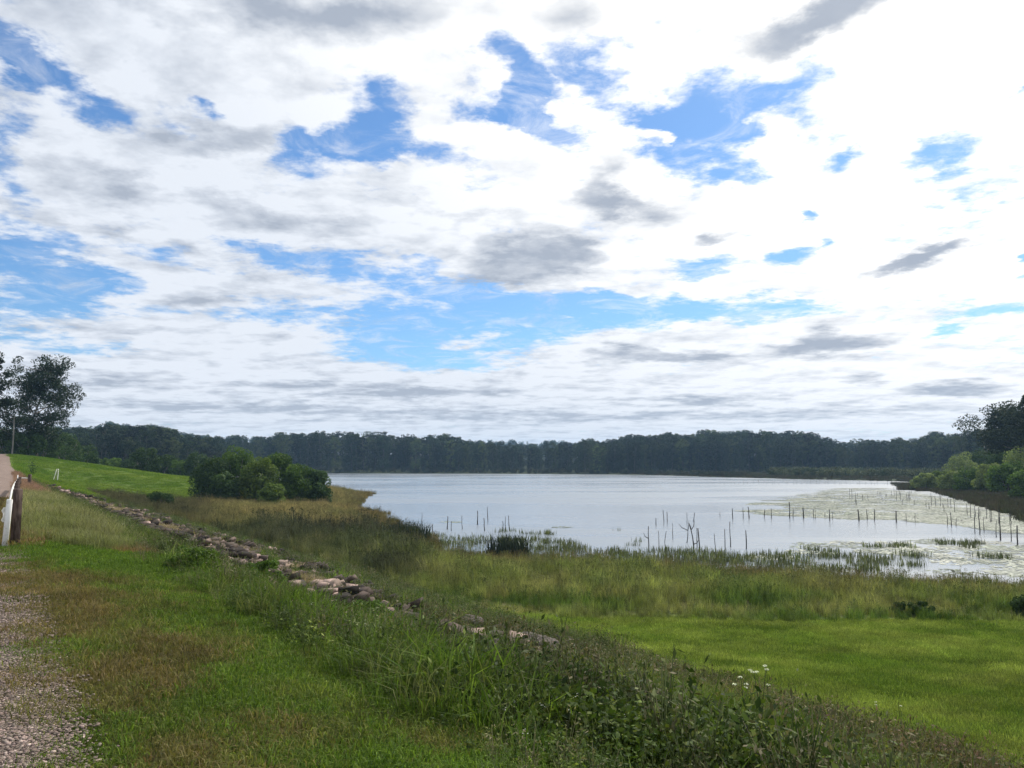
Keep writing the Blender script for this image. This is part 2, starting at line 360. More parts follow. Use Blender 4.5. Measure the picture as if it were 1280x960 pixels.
# water
m, q = newmat('lake_water'); co = q.n('ShaderNodeTexCoord').outputs['Object']
mp = q.n('ShaderNodeMapping', i={0: co, 3: (1.0, .55, 1)}).outputs[0]
n1 = q.noise(mp, 2.2, 5, .6, .3); n0 = q.noise(q.n('ShaderNodeMapping', i={0: co, 3: (.25, 1, 1)}).outputs[0], .045, 4, .6, .5)
calm = q.ss(n0, .40, .62)
b = q.n('ShaderNodeBump', i={'Height': n1, 'Strength': q.m('MULTIPLY_ADD', calm, .16, .10), 'Distance': .08}).outputs[0]
p = q.n('ShaderNodeBsdfPrincipled', i={'Base Color': (.15, .175, .20, 1), 'Roughness': q.m('MULTIPLY_ADD', calm, .14, .20), 'IOR': 1.9, 'Specular IOR Level': .5, 'Normal': b})
surf(q, m, p.outputs[0]); M['water'] = m
rw = np.concatenate([[0], np.geomspace(4, 900, 60)]); aw = np.radians(np.linspace(-80, 80, 60))
Aw, Rw = np.meshgrid(aw, rw)
iw = np.arange(Aw.size).reshape(Aw.shape)
F = np.stack([iw[:-1, :-1], iw[:-1, 1:], iw[1:, 1:], iw[1:, :-1]], -1).reshape(-1, 4)[:, ::-1]
o = link('lake_water', mesh_from('lake_water', np.stack([Rw * np.sin(Aw), Rw * np.cos(Aw), 0 * Rw + WATER], -1).reshape(-1, 3), [F], m)); tag(o, kind='structure')

# ---------------------------------------------------------------- plant meshes
def blades(n, rad_, h, wd, lean=.5, r=rng, tip=None, zjit=.3, base=None):
    """n curved tapering blades: 5 verts each"""
    ph = r.uniform(0, 2 * np.pi, n); rr = rad_ * np.sqrt(r.uniform(0, 1, n))
    b = np.stack([rr * np.cos(ph), rr * np.sin(ph), np.zeros(n)], -1) if base is None else base
    n = len(b)
    H = h * r.uniform(1 - zjit, 1 + zjit, n); W = wd * r.uniform(.7, 1.3, n)
    la = r.uniform(0, 2 * np.pi, n); L = lean * H * r.uniform(.15, 1, n)
    ld = np.stack([np.cos(la), np.sin(la), 0 * la], -1)
    fa = r.uniform(0, np.pi, n); side = np.stack([np.cos(fa), np.sin(fa), 0 * fa], -1) * W[:, None] / 2
    up = np.array([0, 0, 1.0])
    mid = b + ld * (L * .3)[:, None] + up * (H * .6)[:, None]; tp = b + ld * L[:, None] + up * (H * np.clip(1 - .35 * L / H, .4, 1))[:, None]
    V = np.stack([b - side, b + side, mid + side * .75, mid - side * .75, tp], 1).reshape(-1, 3)
    k = np.arange(n)[:, None] * 5
    lv = np.repeat(r.uniform(0, 1, n), 5)
    return V, k + np.array([[0, 1, 2, 3]]), k + np.array([[3, 2, 4]]), lv
def leaves(C, size, r=rng, nrm_=None, out=0.0, asp=2.0):
    """diamond leaves centred on C"""
    n = len(C); nn = r.normal(size=(n, 3))
    nn /= np.linalg.norm(nn, axis=1)[:, None]
    if nrm_ is not None: nn = nn * (1 - out) + nrm_ * out; nn /= np.linalg.norm(nn, axis=1)[:, None] + 1e-9
    t = np.cross(nn, r.normal(size=(n, 3))); t /= np.linalg.norm(t, axis=1)[:, None] + 1e-9; u = np.cross(nn, t)
    s = (size * r.uniform(.6, 1.4, n))[:, None]
    V = np.stack([C - t * s * asp / 2, C + u * s / 2, C + t * s * asp / 2, C - u * s / 2], 1).reshape(-1, 3)
    k = np.arange(n)[:, None] * 4
    return V, k + np.array([[0, 1, 2, 3]]), np.repeat(r.uniform(0, 1, n), 4)
def tube(pts, rads, sides=6):
    pts = np.asarray(pts, float); n = len(pts); V = []
    for i in range(n):
        dd = pts[min(i + 1, n - 1)] - pts[max(i - 1, 0)]; dd /= np.linalg.norm(dd) + 1e-9
        a = np.cross(dd, [0.3, .9, .1]); a /= np.linalg.norm(a) + 1e-9; b = np.cross(dd, a)
        for k in range(sides):
            t = 2 * np.pi * k / sides; V.append(pts[i] + rads[i] * (a * np.cos(t) + b * np.sin(t)))
    F = [[i * sides + k, i * sides + (k + 1) % sides, (i + 1) * sides + (k + 1) % sides, (i + 1) * sides + k] for i in range(n - 1) for k in range(sides)]
    V.append(pts[-1]); T = [[(n - 1) * sides + k, (n - 1) * sides + (k + 1) % sides, n * sides] for k in range(sides)]
    return np.array(V), np.array(F), np.array(T)
class MB:
    def __init__(s): s.V = []; s.Q = []; s.T = []; s.lv = []; s.mq = []; s.mt = []; s.n = 0
    def add(s, V, Q=None, T=None, lv=None, mat=0):
        s.V.append(V)
        if Q is not None and len(Q): s.Q.append(np.asarray(Q) + s.n); s.mq.append(np.full(len(Q), mat))
        if T is not None and len(T): s.T.append(np.asarray(T) + s.n); s.mt.append(np.full(len(T), mat))
        s.lv.append(np.full(len(V), .5) if lv is None else lv); s.n += len(V)
    def tube(s, p, r, sides=6, mat=0): V, Q, T = tube(p, r, sides); s.add(V, Q, T, None, mat)
    def build(s, name, mats, smooth=False):
        F = []; fm = []
        if s.Q: F.append(np.concatenate(s.Q)); fm.append(np.concatenate(s.mq))
        if s.T: F.append(np.concatenate(s.T)); fm.append(np.concatenate(s.mt))
        return mesh_from(name, np.concatenate(s.V), F, mats, {'lv': np.concatenate(s.lv)}, smooth, np.concatenate(fm))
def src(name, me): return bpy.data.objects.new(name, me)      # a scatter source, never linked to the scene

def scatter(name, P, scl, variants, tint, idx=None, tilt=None, label=None, cat=None, rotz=None):
    n = len(P)
    if n == 0: return None
    me = bpy.data.meshes.new(name); me.vertices.add(n); me.vertices.foreach_set('co', np.asarray(P, np.float32).ravel())
    scl = np.asarray(scl, float)
    if scl.ndim == 1: scl = np.repeat(scl[:, None], 3, 1)
    rot = np.zeros((n, 3)); rot[:, 2] = rng.uniform(0, 2 * np.pi, n) if rotz is None else rotz
    if tilt: rot[:, :2] = rng.normal(0, tilt, (n, 2))
    if idx is None: idx = rng.integers(0, len(variants), n)
    tint = np.clip(np.asarray(tint, float), 0, 1)
    if tint.shape[1] == 3: tint = np.concatenate([tint, np.ones((n, 1))], 1)
    for k, t, dt, f in (('rot', 'FLOAT_VECTOR', rot, 'vector'), ('scl', 'FLOAT_VECTOR', scl, 'vector'), ('tint', 'FLOAT_COLOR', tint, 'color')):
        a = me.attributes.new(k, t, 'POINT'); a.data.foreach_set(f, np.asarray(dt, np.float32).ravel())
    a = me.attributes.new('idx', 'INT', 'POINT'); a.data.foreach_set('value', np.asarray(idx, np.int32))
    c = bpy.data.collections.new(name + '_sources')
    for v in variants: c.objects.link(v)
    gt = bpy.data.node_groups.new(name + '_scatter', 'GeometryNodeTree')
    gt.interface.new_socket('Geometry', in_out='INPUT', socket_type='NodeSocketGeometry'); gt.interface.new_socket('Geometry', in_out='OUTPUT', socket_type='NodeSocketGeometry')
    nd = gt.nodes; L = gt.links.new
    gi = nd.new('NodeGroupInput'); go = nd.new('NodeGroupOutput'); ci = nd.new('GeometryNodeCollectionInfo'); ip = nd.new('GeometryNodeInstanceOnPoints')
    ci.inputs[0].default_value = c; ci.inputs[1].default_value = True; ci.inputs[2].default_value = True
    L(gi.outputs[0], ip.inputs['Points']); L(ci.outputs[0], ip.inputs['Instance']); ip.inputs['Pick Instance'].default_value = True
    for an, ty, sock in (('idx', 'INT', 'Instance Index'), ('rot', 'FLOAT_VECTOR', 'Rotation'), ('scl', 'FLOAT_VECTOR', 'Scale')):
        na_ = nd.new('GeometryNodeInputNamedAttribute'); na_.data_type = ty; na_.inputs[0].default_value = an
        L(na_.outputs[0], ip.inputs[sock])
    L(ip.outputs[0], go.inputs[0])
    o = link(name, me); md = o.modifiers.new('scatter', 'NODES'); md.node_group = gt
    tag(o, label, cat, None, 'stuff'); return o

def tree_meshes(seed, H, W, nl=9, lf=.35, per=70, style='gum', lm=None, bm=None, trunk_r=None, clumps=None, base=.35, cs=1.0, peak=.62):
    """returns (trunk mesh, crown mesh). A tapered leaning trunk, limbs, leaf clumps at limb ends."""
    r = np.random.default_rng(seed); tr = trunk_r or H * .018
    t = MB(); c = MB()
    top = np.array([r.normal(0, .05) * H, r.normal(0, .05) * H, H * .82])
    def tp(s): return np.array([top[0] * s ** 1.5 + .02 * H * math.sin(5 * s + seed), top[1] * s ** 1.5 + .02 * H * math.cos(4 * s + seed), top[2] * s])
    t.tube([tp(s) for s in np.linspace(0, 1, 9)], [tr * (1.35 if s == 0 else 1) * (1 - .8 * s) for s in np.linspace(0, 1, 9)], 7)
    ends = [(tp(1.0), W * .26)]
    for i in range(nl):
        s = base + (1 - base) * (i + r.uniform(0, .8)) / nl; s = min(s, .97)
        an = i * 2.4 + r.uniform(-.5, .5); reach = W / 2 * r.uniform(.6, 1.05) * (1.0 if style != 'gum' else (1.15 - .62 * abs(s - peak) / .38))
        p0 = tp(s); lift = H * r.uniform(.06, .2) * (1 if style == 'gum' else .5)
        pe = p0 + np.array([math.cos(an) * reach, math.sin(an) * reach, lift]); pm = (p0 + pe) / 2 + np.array([0, 0, -.02 * H]) + r.normal(0, .02 * H, 3)
        t.tube([p0, pm, pe], [tr * .5 * (1.1 - s * .7), tr * .3, tr * .08], 5)
        ends.append((pe, W * .17)); ends.append((pm * .4 + pe * .6 + r.normal(0, .03 * H, 3), W * .13))
        for j in range(3):
            f = r.uniform(.35, .9); q0 = p0 * (1 - f) + pe * f
            qe = q0 + r.normal(0, 1, 3) * np.array([W * .13, W * .13, H * .05]) + np.array([0, 0, H * .04])
            t.tube([q0, (q0 + qe) / 2 + r.normal(0, .01 * H, 3), qe], [tr * .14, tr * .09, tr * .04], 4); ends.append((qe, W * .12))
    for p_, cr in ends:
        cr = cr * cs
        k = clumps or 1
        for _ in range(k):
            cc_ = p_ + r.normal(0, 1, 3) * cr * (.35 if k > 1 else 0); rr = cr * r.uniform(.6, 1.1)
            n = int(per * r.uniform(.7, 1.3)); dd = r.normal(size=(n, 3)); dd /= np.linalg.norm(dd, axis=1)[:, None]
            rad__ = r.uniform(.35, 1, n) ** .5; C = cc_ + dd * rad__[:, None] * rr * np.array([1, 1, .62])
            V, Q, lv = leaves(C, lf, r, dd, .35, 1.7); lv = lv * .75 + .25 * r.uniform(); c.add(V, Q, None, lv)
    return t.build('trunk', bm or M['gum_bark']), c.build('crown', lm or M['gum_leaf'])
def bush_meshes(seed, H, W, ncl=34, per=130, lf=.16, lm=None, bm=None, D=None):
    """rounded many-stemmed shrub, foliage to the ground with gaps between leaf clumps"""
    r = np.random.default_rng(seed); t = MB(); c = MB(); D = D or W
    for i in range(7):
        an = i * .9 + r.uniform(-.3, .3); e = np.array([math.cos(an) * W * .3, math.sin(an) * D * .3, H * r.uniform(.55, .8)])
        t.tube([[0.05 * math.cos(an) * W, .05 * math.sin(an) * D, -.1], e * np.array([.5, .5, .55]), e], [H * .02, H * .013, H * .004], 5)
    for i in range(ncl):
        an = r.uniform(0, 2 * np.pi); u = r.uniform(0, 1); zc = H * (.12 + .76 * u); w_ = math.sqrt(max(0, 1 - (max(0, (u - .3)) / .75) ** 2)) * r.uniform(.55, 1.0)
        cc_ = np.array([math.cos(an) * w_ * W * .40, math.sin(an) * w_ * D * .40, zc + r.normal(0, .04) * H]); rr = min(W, H) * r.uniform(.12, .22)
        n = int(per * r.uniform(.7, 1.3)); dd = r.normal(size=(n, 3)); dd /= np.linalg.norm(dd, axis=1)[:, None]
        C = cc_ + dd * (r.uniform(.5, 1, n) ** .5)[:, None] * rr * np.array([1, 1, .9]); C[:, 2] = np.maximum(C[:, 2], .02)
        V, Q, lv = leaves(C, lf, r, dd, .5, 1.8); lv = lv * .65 + .35 * r.uniform(); c.add(V, Q, None, lv)
    return t.build('stems', bm or M['gum_bark']), c.build('foliage', lm or M['shrub_a'])

def tinted(n, cols, wts=None, jit=.12):
    cols = np.array(cols); k = rng.choice(len(cols), n, p=wts); return cols[k] * (1 + rng.normal(0, jit, (n, 1)))
def blend(f, c1, c2): f = np.clip(f, 0, 1)[:, None]; return np.array(c1)[None] * (1 - f) + np.array(c2)[None] * f

def sample_zone(n, Ymin, Ymax, xpad, cond, p=1.0):
    """random points on the ground in the view wedge; density falls with distance^p"""
    out = []
    tot = 0
    while tot < n:
        u = rng.uniform(0, 1, n * 3)
        e = 2 - p
        Y = (Ymin ** e + u * (Ymax ** e - Ymin ** e)) ** (1 / e) if abs(e) > 1e-6 else Ymin * (Ymax / Ymin) ** u
        X = rng.uniform(-.66 - xpad, .66 + xpad, len(Y)) * Y + rng.uniform(-1.5, 1.5, len(Y)) * min(1.5, Ymin * .3)
        a = X + K * Y; ok = cond(X, Y, a)
        if ok.mean() < 1e-4: break
        out.append(np.stack([X[ok], Y[ok]], -1)); tot += int(ok.sum())
    P = np.concatenate(out)[:n]; return P[:, 0], P[:, 1]
def cull(X, Y, h=1.0):
    return X, Y

# --- source variants
def grass_src(pref, k, n, rad_, h, wd, lean, mat='blade', zj=.35):
    o = []
    for i in range(k):
        m_ = MB(); V, Q, T, lv = blades(n, rad_, h, wd, lean, zjit=zj); m_.add(V, Q, T, lv); o.append(src('%s_%d' % (pref, i), m_.build(pref, M[mat])))
    return o
# ================================================================ stuff: forest, grasses, reeds, lilies
M['bark_dark'] = barkmat('forest_trunks', (.03, .03, .027), (.085, .08, .072), 2)
# far forest of gum trees behind the lake: reads as one mass
fv = []
for i in range(6):
    r_ = np.random.default_rng(100 + i); mb = MB(); H, W = 24.0, 10.0; tr = .26
    bend = r_.normal(0, .8, 2)
    mb.tube([[0, 0, -2], [bend[0] * .3, bend[1] * .3, H * .4], [bend[0], bend[1], H * .85]], [tr * 1.2, tr * .8, tr * .25], 5, 1)
    for j in range(30):
        u = r_.uniform(0, 1); z = H * (.40 + .56 * u ** .8); an = r_.uniform(0, 6.28); wr = W / 2 * (1.0 - .62 * abs(u - .55) / .55) * r_.uniform(.35, 1)
        cpt = np.array([math.cos(an) * wr + bend[0] * .7, math.sin(an) * wr + bend[1] * .7, z]); rr = r_.uniform(.9, 1.8)
        if j % 3 == 0: mb.tube([[bend[0] * .6, bend[1] * .6, z * .85], cpt], [.08, .03], 3, 1)
        n = 42; dd = r_.normal(size=(n, 3)); dd /= np.linalg.norm(dd, axis=1)[:, None]
        C = cpt + dd * (r_.uniform(.3, 1, n) ** .5)[:, None] * rr * np.array([1, 1, .6])
        V, Q, lv = leaves(C, .42, r_, dd, .4, 1.5); mb.add(V, Q, None, lv * .6 + .4 * r_.uniform())
    for j in range(15):   # understorey foliage round the trunk
        an = r_.uniform(0, 6.28); cpt = np.array([math.cos(an) * 2.5, math.sin(an) * 2.5, r_.uniform(1, 10)])
        n = 36; dd = r_.normal(size=(n, 3)); dd /= np.linalg.norm(dd, axis=1)[:, None]
        V, Q, lv = leaves(cpt + dd * r_.uniform(.4, 1.6, (n, 1)), .42, r_, dd, .4, 1.5); mb.add(V, Q, None, lv * .6 + .4 * r_.uniform())
    fv.append(src('forest_tree_%d' % i, mb.build('forest_tree', [M['forest'], M['bark_dark']])))
SKX = [-200, 0, 40, 60, 100, 150, 200, 250, 300, 350, 420, 480, 560, 610, 640, 700, 760, 850, 900, 920, 990, 1010, 1040, 1100, 1150, 1200, 1240, 1300, 1500]
SKY_ = [545, 549, 543, 541, 534, 528, 535, 546, 545, 543, 541, 541, 546, 552, 554, 554, 549, 542, 538, 537, 538, 541, 550, 552, 546, 541, 538, 530, 520]
FRX = [-400, 250, 330, 420, 760, 830, 1050, 1150, 1230, 1700]; FRY = [265, 300, 420, 470, 440, 500, 470, 420, 330, 280]
n = 60000
Y = rng.uniform(255, 1900, n); X = rng.uniform(-.85, .85, n) * Y
px = 640 + X / Y * FPX; fr = np.interp(px, FRX, FRY); sdv = lake_sd(X, Y)
dep = Y - fr
hillish = (np.hypot((X + 470) / 210, (Y - 930) / 230) < 1) | (np.hypot((X - 40) / 190, (Y - 1640) / 200) < 1) | ((px < 330) & (Y < 1000))
keepp = np.where(dep < 45, .062, np.where(dep < 200, .040, np.where(hillish, .014, 0.0))) * (Y / 500) * 9
ok = (dep > 0) & (sdv > 7) & (rng.uniform(0, 1, n) < keepp)
X, Y, px, dep = X[ok], Y[ok], px[ok], dep[ok]
Z = ground_z(X, Y)
top = (HOR - (np.interp(px, SKX, SKY_) + 6 * fbm(px / 16, px * 0, 31, 3) + rng.uniform(-3, 13, len(px)))) / FPX * Y
Hh = np.clip(top - Z, 9, 31) * np.where(dep < 25, rng.uniform(.75, 1.0, len(px)), 1.0)
sc = np.stack([Hh / 24 * rng.uniform(.85, 1.25, len(X)), Hh / 24 * rng.uniform(.85, 1.25, len(X)), Hh / 24], -1)
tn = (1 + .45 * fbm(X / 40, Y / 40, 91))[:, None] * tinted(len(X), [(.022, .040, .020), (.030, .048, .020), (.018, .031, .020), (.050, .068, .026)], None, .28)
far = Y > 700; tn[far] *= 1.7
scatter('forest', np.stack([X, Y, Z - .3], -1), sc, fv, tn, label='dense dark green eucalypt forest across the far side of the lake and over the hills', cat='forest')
# low scrub along the far shore and marsh edge on the right
bv = []
for i in range(4):
    r_ = np.random.default_rng(200 + i); mb = MB()
    for j in range(12):
        an = r_.uniform(0, 6.28); cpt = np.array([math.cos(an) * r_.uniform(0, 1.3), math.sin(an) * r_.uniform(0, 1.3), r_.uniform(.5, 2.2)])
        nn_ = 34; dd = r_.normal(size=(nn_, 3)); dd /= np.linalg.norm(dd, axis=1)[:, None]
        V, Q, lv = leaves(cpt + dd * r_.uniform(.4, .9, (nn_, 1)), .26, r_, dd, .5, 1.6); mb.add(V, Q, None, lv * .6 + .4 * r_.uniform())
    bv.append(src('scrub_%d' % i, mb.build('scrub', M['forest'])))
n = 40000; Y = rng.uniform(230, 540, n); X = rng.uniform(-.6, .8, n) * Y; px = 640 + X / Y * FPX; fr = np.interp(px, FRX, FRY); sdv = lake_sd(X, Y)
shore = (sdv > 1.5) & (sdv < 16) & (Y > 380) & (rng.uniform(0, 1, n) < .35)
rightm = (px > 960) & (Y < fr + 5) & (Y > 285 + 60 * (px < 1130)) & (sdv > 14) & (rng.uniform(0, 1, n) < .22)
ok = shore | rightm; X, Y, px, rm = X[ok], Y[ok], px[ok], rightm[ok]
tn = np.where(rm[:, None], tinted(len(X), [(.07, .085, .035), (.05, .07, .03), (.09, .10, .045)]), tinted(len(X), [(.035, .05, .025), (.05, .055, .03)]))
scatter('shore_scrub', np.stack([X, Y, ground_z(X, Y) - .2], -1), rng.uniform(.5, 1.25, len(X)) * np.where(rm, 1.25, .8), bv, tn, label='low mixed green scrub growing along the far shore below the forest', cat='scrub')

# --- mown verge on the dam crest
gv = grass_src('turf', 6, 150, .24, .038, .0055, 1.5, zj=.7)
def c_verge(X, Y, a): return (a > .53 + .26 * fbm(X / .3, Y / .3, 2)) & (a < 3.4 + .35 * fbm(X / .8, Y / .8, 5) - .0 * Y) & (Y < 16.5 + 1.2 * fbm(X / 2, X * 0, 4))
X, Y = sample_zone(12500, 2.2, 19, .05, c_verge, 1.0); a = X + K * Y
dry = .55 * sstep(-a, -2.8, -.8) + .62 * fbm(X / .8, Y / .8, 12) + .75 * fbm(X / .2, Y / .2, 19) + .02 - .75 * sstep(Y, 11.5, 14.5)
tn = blend(sstep(dry, -.05, .85), (.088, .150, .020), (.150, .118, .050)); tn *= (1 + .35 * fbm(X / .5, Y / .5, 44) + rng.normal(0, .16, len(X)))[:, None]
scatter('mown_grass', np.stack([X, Y, ground_z(X, Y)], -1), rng.uniform(.65, 1.25, len(X)) * (1 + .03 * Y), gv, tn, tilt=.08, label='mown green and browning grass on the crest of the dam beside the gravel', cat='grass')
# dry straw and tufts creeping over the gravel edge
def c_tuft(X, Y, a):
    f = fbm(X / .5, Y / .5, 71); return (a > -.3) & (a < .75) & (f > .50 - .5 * ((Y > 9.5) & (Y < 12)) - .25 * sstep(a, .3, .6)) & (Y < 16) | ((a > -.6) & (a < .9) & (Y > 16) & (Y < 36))
X, Y = sample_zone(2200, 2.2, 36, .12, c_tuft, 1.0)
X, Y = X[:1200], Y[:1200]
tn = tinted(len(X), [(.20, .16, .07), (.14, .13, .04), (.24, .18, .09), (.16, .10, .055)], None, .15)
scatter('dry_grass', np.stack([X, Y, ground_z(X, Y) + .02], -1), rng.uniform(.5, 1.1, len(X)) * np.where(Y > 16, 2.2, 1), gv, tn, tilt=.1, label='short straw coloured grass tufts creeping over the gravel', cat='grass')
# loose stones on the gravel
sv = []
for i in range(4):
    r_ = np.random.default_rng(i + 40); mb = MB()
    for j in range(26):
        cx, cy = r_.uniform(-.3, .3, 2); s_ = r_.uniform(.004, .014)
        o8 = np.array([[x, y, z] for x in (-1, 1) for y in (-1, 1) for z in (-.6, .6)]) * s_ * r_.uniform(.6, 1.2, (8, 3)); o8 += [cx, cy, s_ * .4]
        mb.add(o8, np.array([[0, 1, 3, 2], [4, 6, 7, 5], [0, 4, 5, 1], [2, 3, 7, 6], [0, 2, 6, 4], [1, 5, 7, 3]]), None, np.full(8, r_.uniform()))
    sv.append(src('pebbles_%d' % i, mb.build('pebbles', leafmat('pebble_%d' % i, None, 0, .5, .85))))
X, Y = sample_zone(5200, 2.2, 18, .08, lambda X, Y, a: (a > -.3) & (a < .50 + .1 * fbm(X / .4, Y / .4, 2)), 1.0)
scatter('loose_gravel', np.stack([X, Y, ground_z(X, Y, False) + .03], -1), rng.uniform(.4, .9, len(X)), sv, tinted(len(X), [(.21, .16, .135), (.17, .13, .11), (.27, .22, .185)]), label='loose pinkish grey stones scattered on the gravel edge of the crest', cat='gravel')

# --- long rank grass beyond the mown part, paler, with a reddish stretch further on
lg = grass_src('long_grass', 5, 46, .32, .48, .012, 1.0, zj=.5)
def c_long(X, Y, a): return (a > .75 + .03 * np.clip(Y - 20, 0, 60)) & (a < np.clip(7.8 - .45 * (Y - 14), 5.0, 7.5) + .7 * fbm(X / 2, Y / 2, 5) + 3.0 * sstep(Y, 52, 62)) & (Y > 16.5 + 1.0 * fbm(X / 2, X * 0, 4))
X, Y = sample_zone(8500, 15, 96, .05, c_long, .8); a = X + K * Y
pale = blend(.45 + .9 * fbm(X / 1.6, Y / 1.2, 8) + .3 * fbm(X / .5, Y / .5, 18), (.27, .255, .145), (.12, .145, .05))
red = np.array([.27, .165, .13]) * (1 + .25 * fbm(X / 1.0, Y / 1.0, 3))[:, None]
f = sstep(Y + 5 * fbm(X / 4, Y / 4, 6), 39, 47)[:, None]; tn = pale * (1 - f) + red * f
edge = (sstep(-Y, -18.3, -17.2) * sstep(fbm(X / .8, Y / .8, 9), -.1, .3))[:, None]; tn = tn * (1 - edge) + np.array([.20, .13, .07]) * edge
tn *= (1 + rng.normal(0, .13, (len(X), 1)))
hs = (1 - .55 * sstep(a, 2.8, 4.6)) * (1 + .5 * fbm(X / .9, Y / .9, 97)) * rng.uniform(.45, 1.0, len(X)) * np.where(Y < 20, .62, 1.0)
scatter('long_grass', np.stack([X, Y, ground_z(X, Y) - .02], -1), hs, lg, tn, tilt=.1, label='unmown pale seeding grass turning reddish further along the crest', cat='grass')

# --- rank weeds on the slope
def weed_src(k, seed, n, H, Rr, lf, asp=2.0, stems=6):
    o = []
    for i in range(k):
        r_ = np.random.default_rng(seed + i); mb = MB()
        for j in range(stems):
            an = r_.uniform(0, 6.28); e = np.array([math.cos(an) * Rr * r_.uniform(.2, .9), math.sin(an) * Rr * r_.uniform(.2, .9), H * r_.uniform(.55, 1)])
            mb.tube([[e[0] * .2, e[1] * .2, 0], e * .6, e], [.005, .004, .002], 3)
            m_ = n // stems; s_ = r_.uniform(.15, 1.05, m_)[:, None]; C = e[None] * s_ + r_.normal(0, .055, (m_, 3)); C[:, 2] = np.maximum(C[:, 2], .01)
            dd = np.tile([[0, 0, 1.0]], (m_, 1)); V, Q, lv = leaves(C, lf, r_, dd, .45, asp); mb.add(V, Q, None, lv)
        o.append(src('weed_%d_%d' % (seed, i), mb.build('weed', M['leaf_t'])))
    return o
wa = weed_src(5, 300, 176, .36, .30, .025, 1.9, 8)
wb = weed_src(4, 320, 110, .62, .26, .017, 2.8, 10)
wg = grass_src('rank_grass', 4, 46, .22, .50, .014, 1.0)
def c_slope(X, Y, a): return (a > 3.05 + .5 * fbm(X / .8, Y / .8, 5)) & (a < 20.5 + 1.3 * fbm(X / 2, Y / 2, 15)) & (Y < 92) & (lake_sd(X, Y) > 1)
def rockband(X, Y, a):
    """0..1: bare rock on the slope"""
    w_ = .8 * fbm(X / 2.2, Y / 2.2, 51)
    core = np.exp(-((a - 8.2 - w_) / .85) ** 2)
    lo_ = np.clip(7.8 - .45 * (Y - 14), 5.0, 9) + w_; hi_ = np.clip(9.8 + .34 * (Y - 17), 9.8, 15.5) + w_
    low = sstep(Y, 11, 14) * sstep(a, lo_, lo_ + .9) * (1 - sstep(a, hi_ - 1.2, hi_))
    isl = sstep(fbm(X / 1.5, Y / 1.5, 95) + .25 * fbm(X / .5, Y / .5, 96), -.28, .02)
    return np.clip(np.maximum(core * np.where(Y > 10.5, .97, .6), low * isl), 0, 1)
X, Y = sample_zone(17000, 2.8, 92, .08, c_slope, 1.05); a = X + K * Y
rb = rockband(X, Y, a); keep = rng.uniform(0, 1, len(X)) > rb * np.where(Y > 13, .93, .40)
X, Y, a = X[keep], Y[keep], a[keep]
kindn = fbm(X / 1.3, Y / 1.3, 61) + rng.normal(0, .22, len(X)); low = sstep(a, 10, 13)
lush = sstep(kindn + .75 * np.exp(-((a - 4.7) / .9) ** 2 - ((Y - 11.5) / 3.5) ** 2) - .6 * np.exp(-((a - 6) / 1.8) ** 2) * (1 - sstep(Y, 8.5, 11)), .14, .34)
pick = np.where(lush > .5, 2, np.where(kindn < -.12 - .0, 1, 0)); pick = np.where((low > .5) & (pick == 0), 1, pick)
pal = {0: [(.060, .100, .018), (.085, .130, .024), (.042, .068, .018), (.115, .15, .034)], 1: [(.085, .105, .040), (.065, .095, .028), (.14, .13, .07), (.055, .080, .024)], 2: [(.085, .145, .022), (.10, .16, .030), (.12, .14, .05)]}
tn = np.zeros((len(X), 3))
for k_, cs in pal.items():
    mm = pick == k_; tn[mm] = tinted(int(mm.sum()), cs, None, .14)
tn *= (1 + .55 * fbm(X / 1.3, Y / 1.3, 23))[:, None]
src_all = wa + wb + wg; ix = np.where(pick == 0, rng.integers(0, 5, len(X)), np.where(pick == 1, 5 + rng.integers(0, 4, len(X)), 9 + rng.integers(0, 4, len(X))))
names = sorted(range(len(src_all)), key=lambda i: src_all[i].name); inv = np.argsort(names)
thick_ = np.exp(-((a - 6.3) / 1.6) ** 2) * (1 - sstep(Y, 9, 13))
tn *= (1 - .15 * thick_)[:, None]
br_ = (sstep(a, 8.5, 10) * (1 - sstep(Y, 17, 22)) * np.clip(.6 + .8 * fbm(X / 1.3, Y / 1.3, 33), 0, 1))[:, None]; tn = tn * (1 - br_) + tn * np.array([1.25, .88, 1.15]) * br_
hh = (1 - .68 * np.exp(-((a - 6.8) / 1.7) ** 2) * sstep(Y, 9, 12.5)) * (1 + .5 * thick_) * (.62 + .38 * sstep(Y, 4, 7)) * rng.uniform(.55, 1.15, len(X)) * (1 + .35 * fbm(X / 1.4, Y / 1.4, 77)) * np.clip(.5 + .5 * sstep(a, 3.0, 3.9), .45, 1) * (1 - .45 * sstep(a, 16, 19))
scatter('slope_weeds', np.stack([X, Y, ground_z(X, Y) - .02], -1), hh, src_all, tn, idx=inv[ix], tilt=.12, label='tangled green weeds and rank grass covering the slope of the dam', cat='weeds')

# pinkish feathery grass between the rocks
fg = grass_src('feather_grass', 4, 70, .26, .40, .009, .7)
def c_feather(X, Y, a): return (Y > 19) & (Y < 62) & (a > 6.4) & (a < 11.5) & (fbm(X / 1.8, Y / 1.8, 90) + .5 * np.exp(-((a - 8.2) / .9) ** 2) > .40)
X, Y = sample_zone(1100, 19, 62, .05, c_feather, .8)
scatter('feather_grass', np.stack([X, Y, ground_z(X, Y)], -1), rng.uniform(.5, 1.0, len(X)), fg, tinted(len(X), [(.36, .27, .21), (.30, .25, .15), (.40, .30, .25), (.22, .21, .09)], None, .12), tilt=.1, label='pale pinkish feathery grass growing between the rocks of the slope', cat='grass')

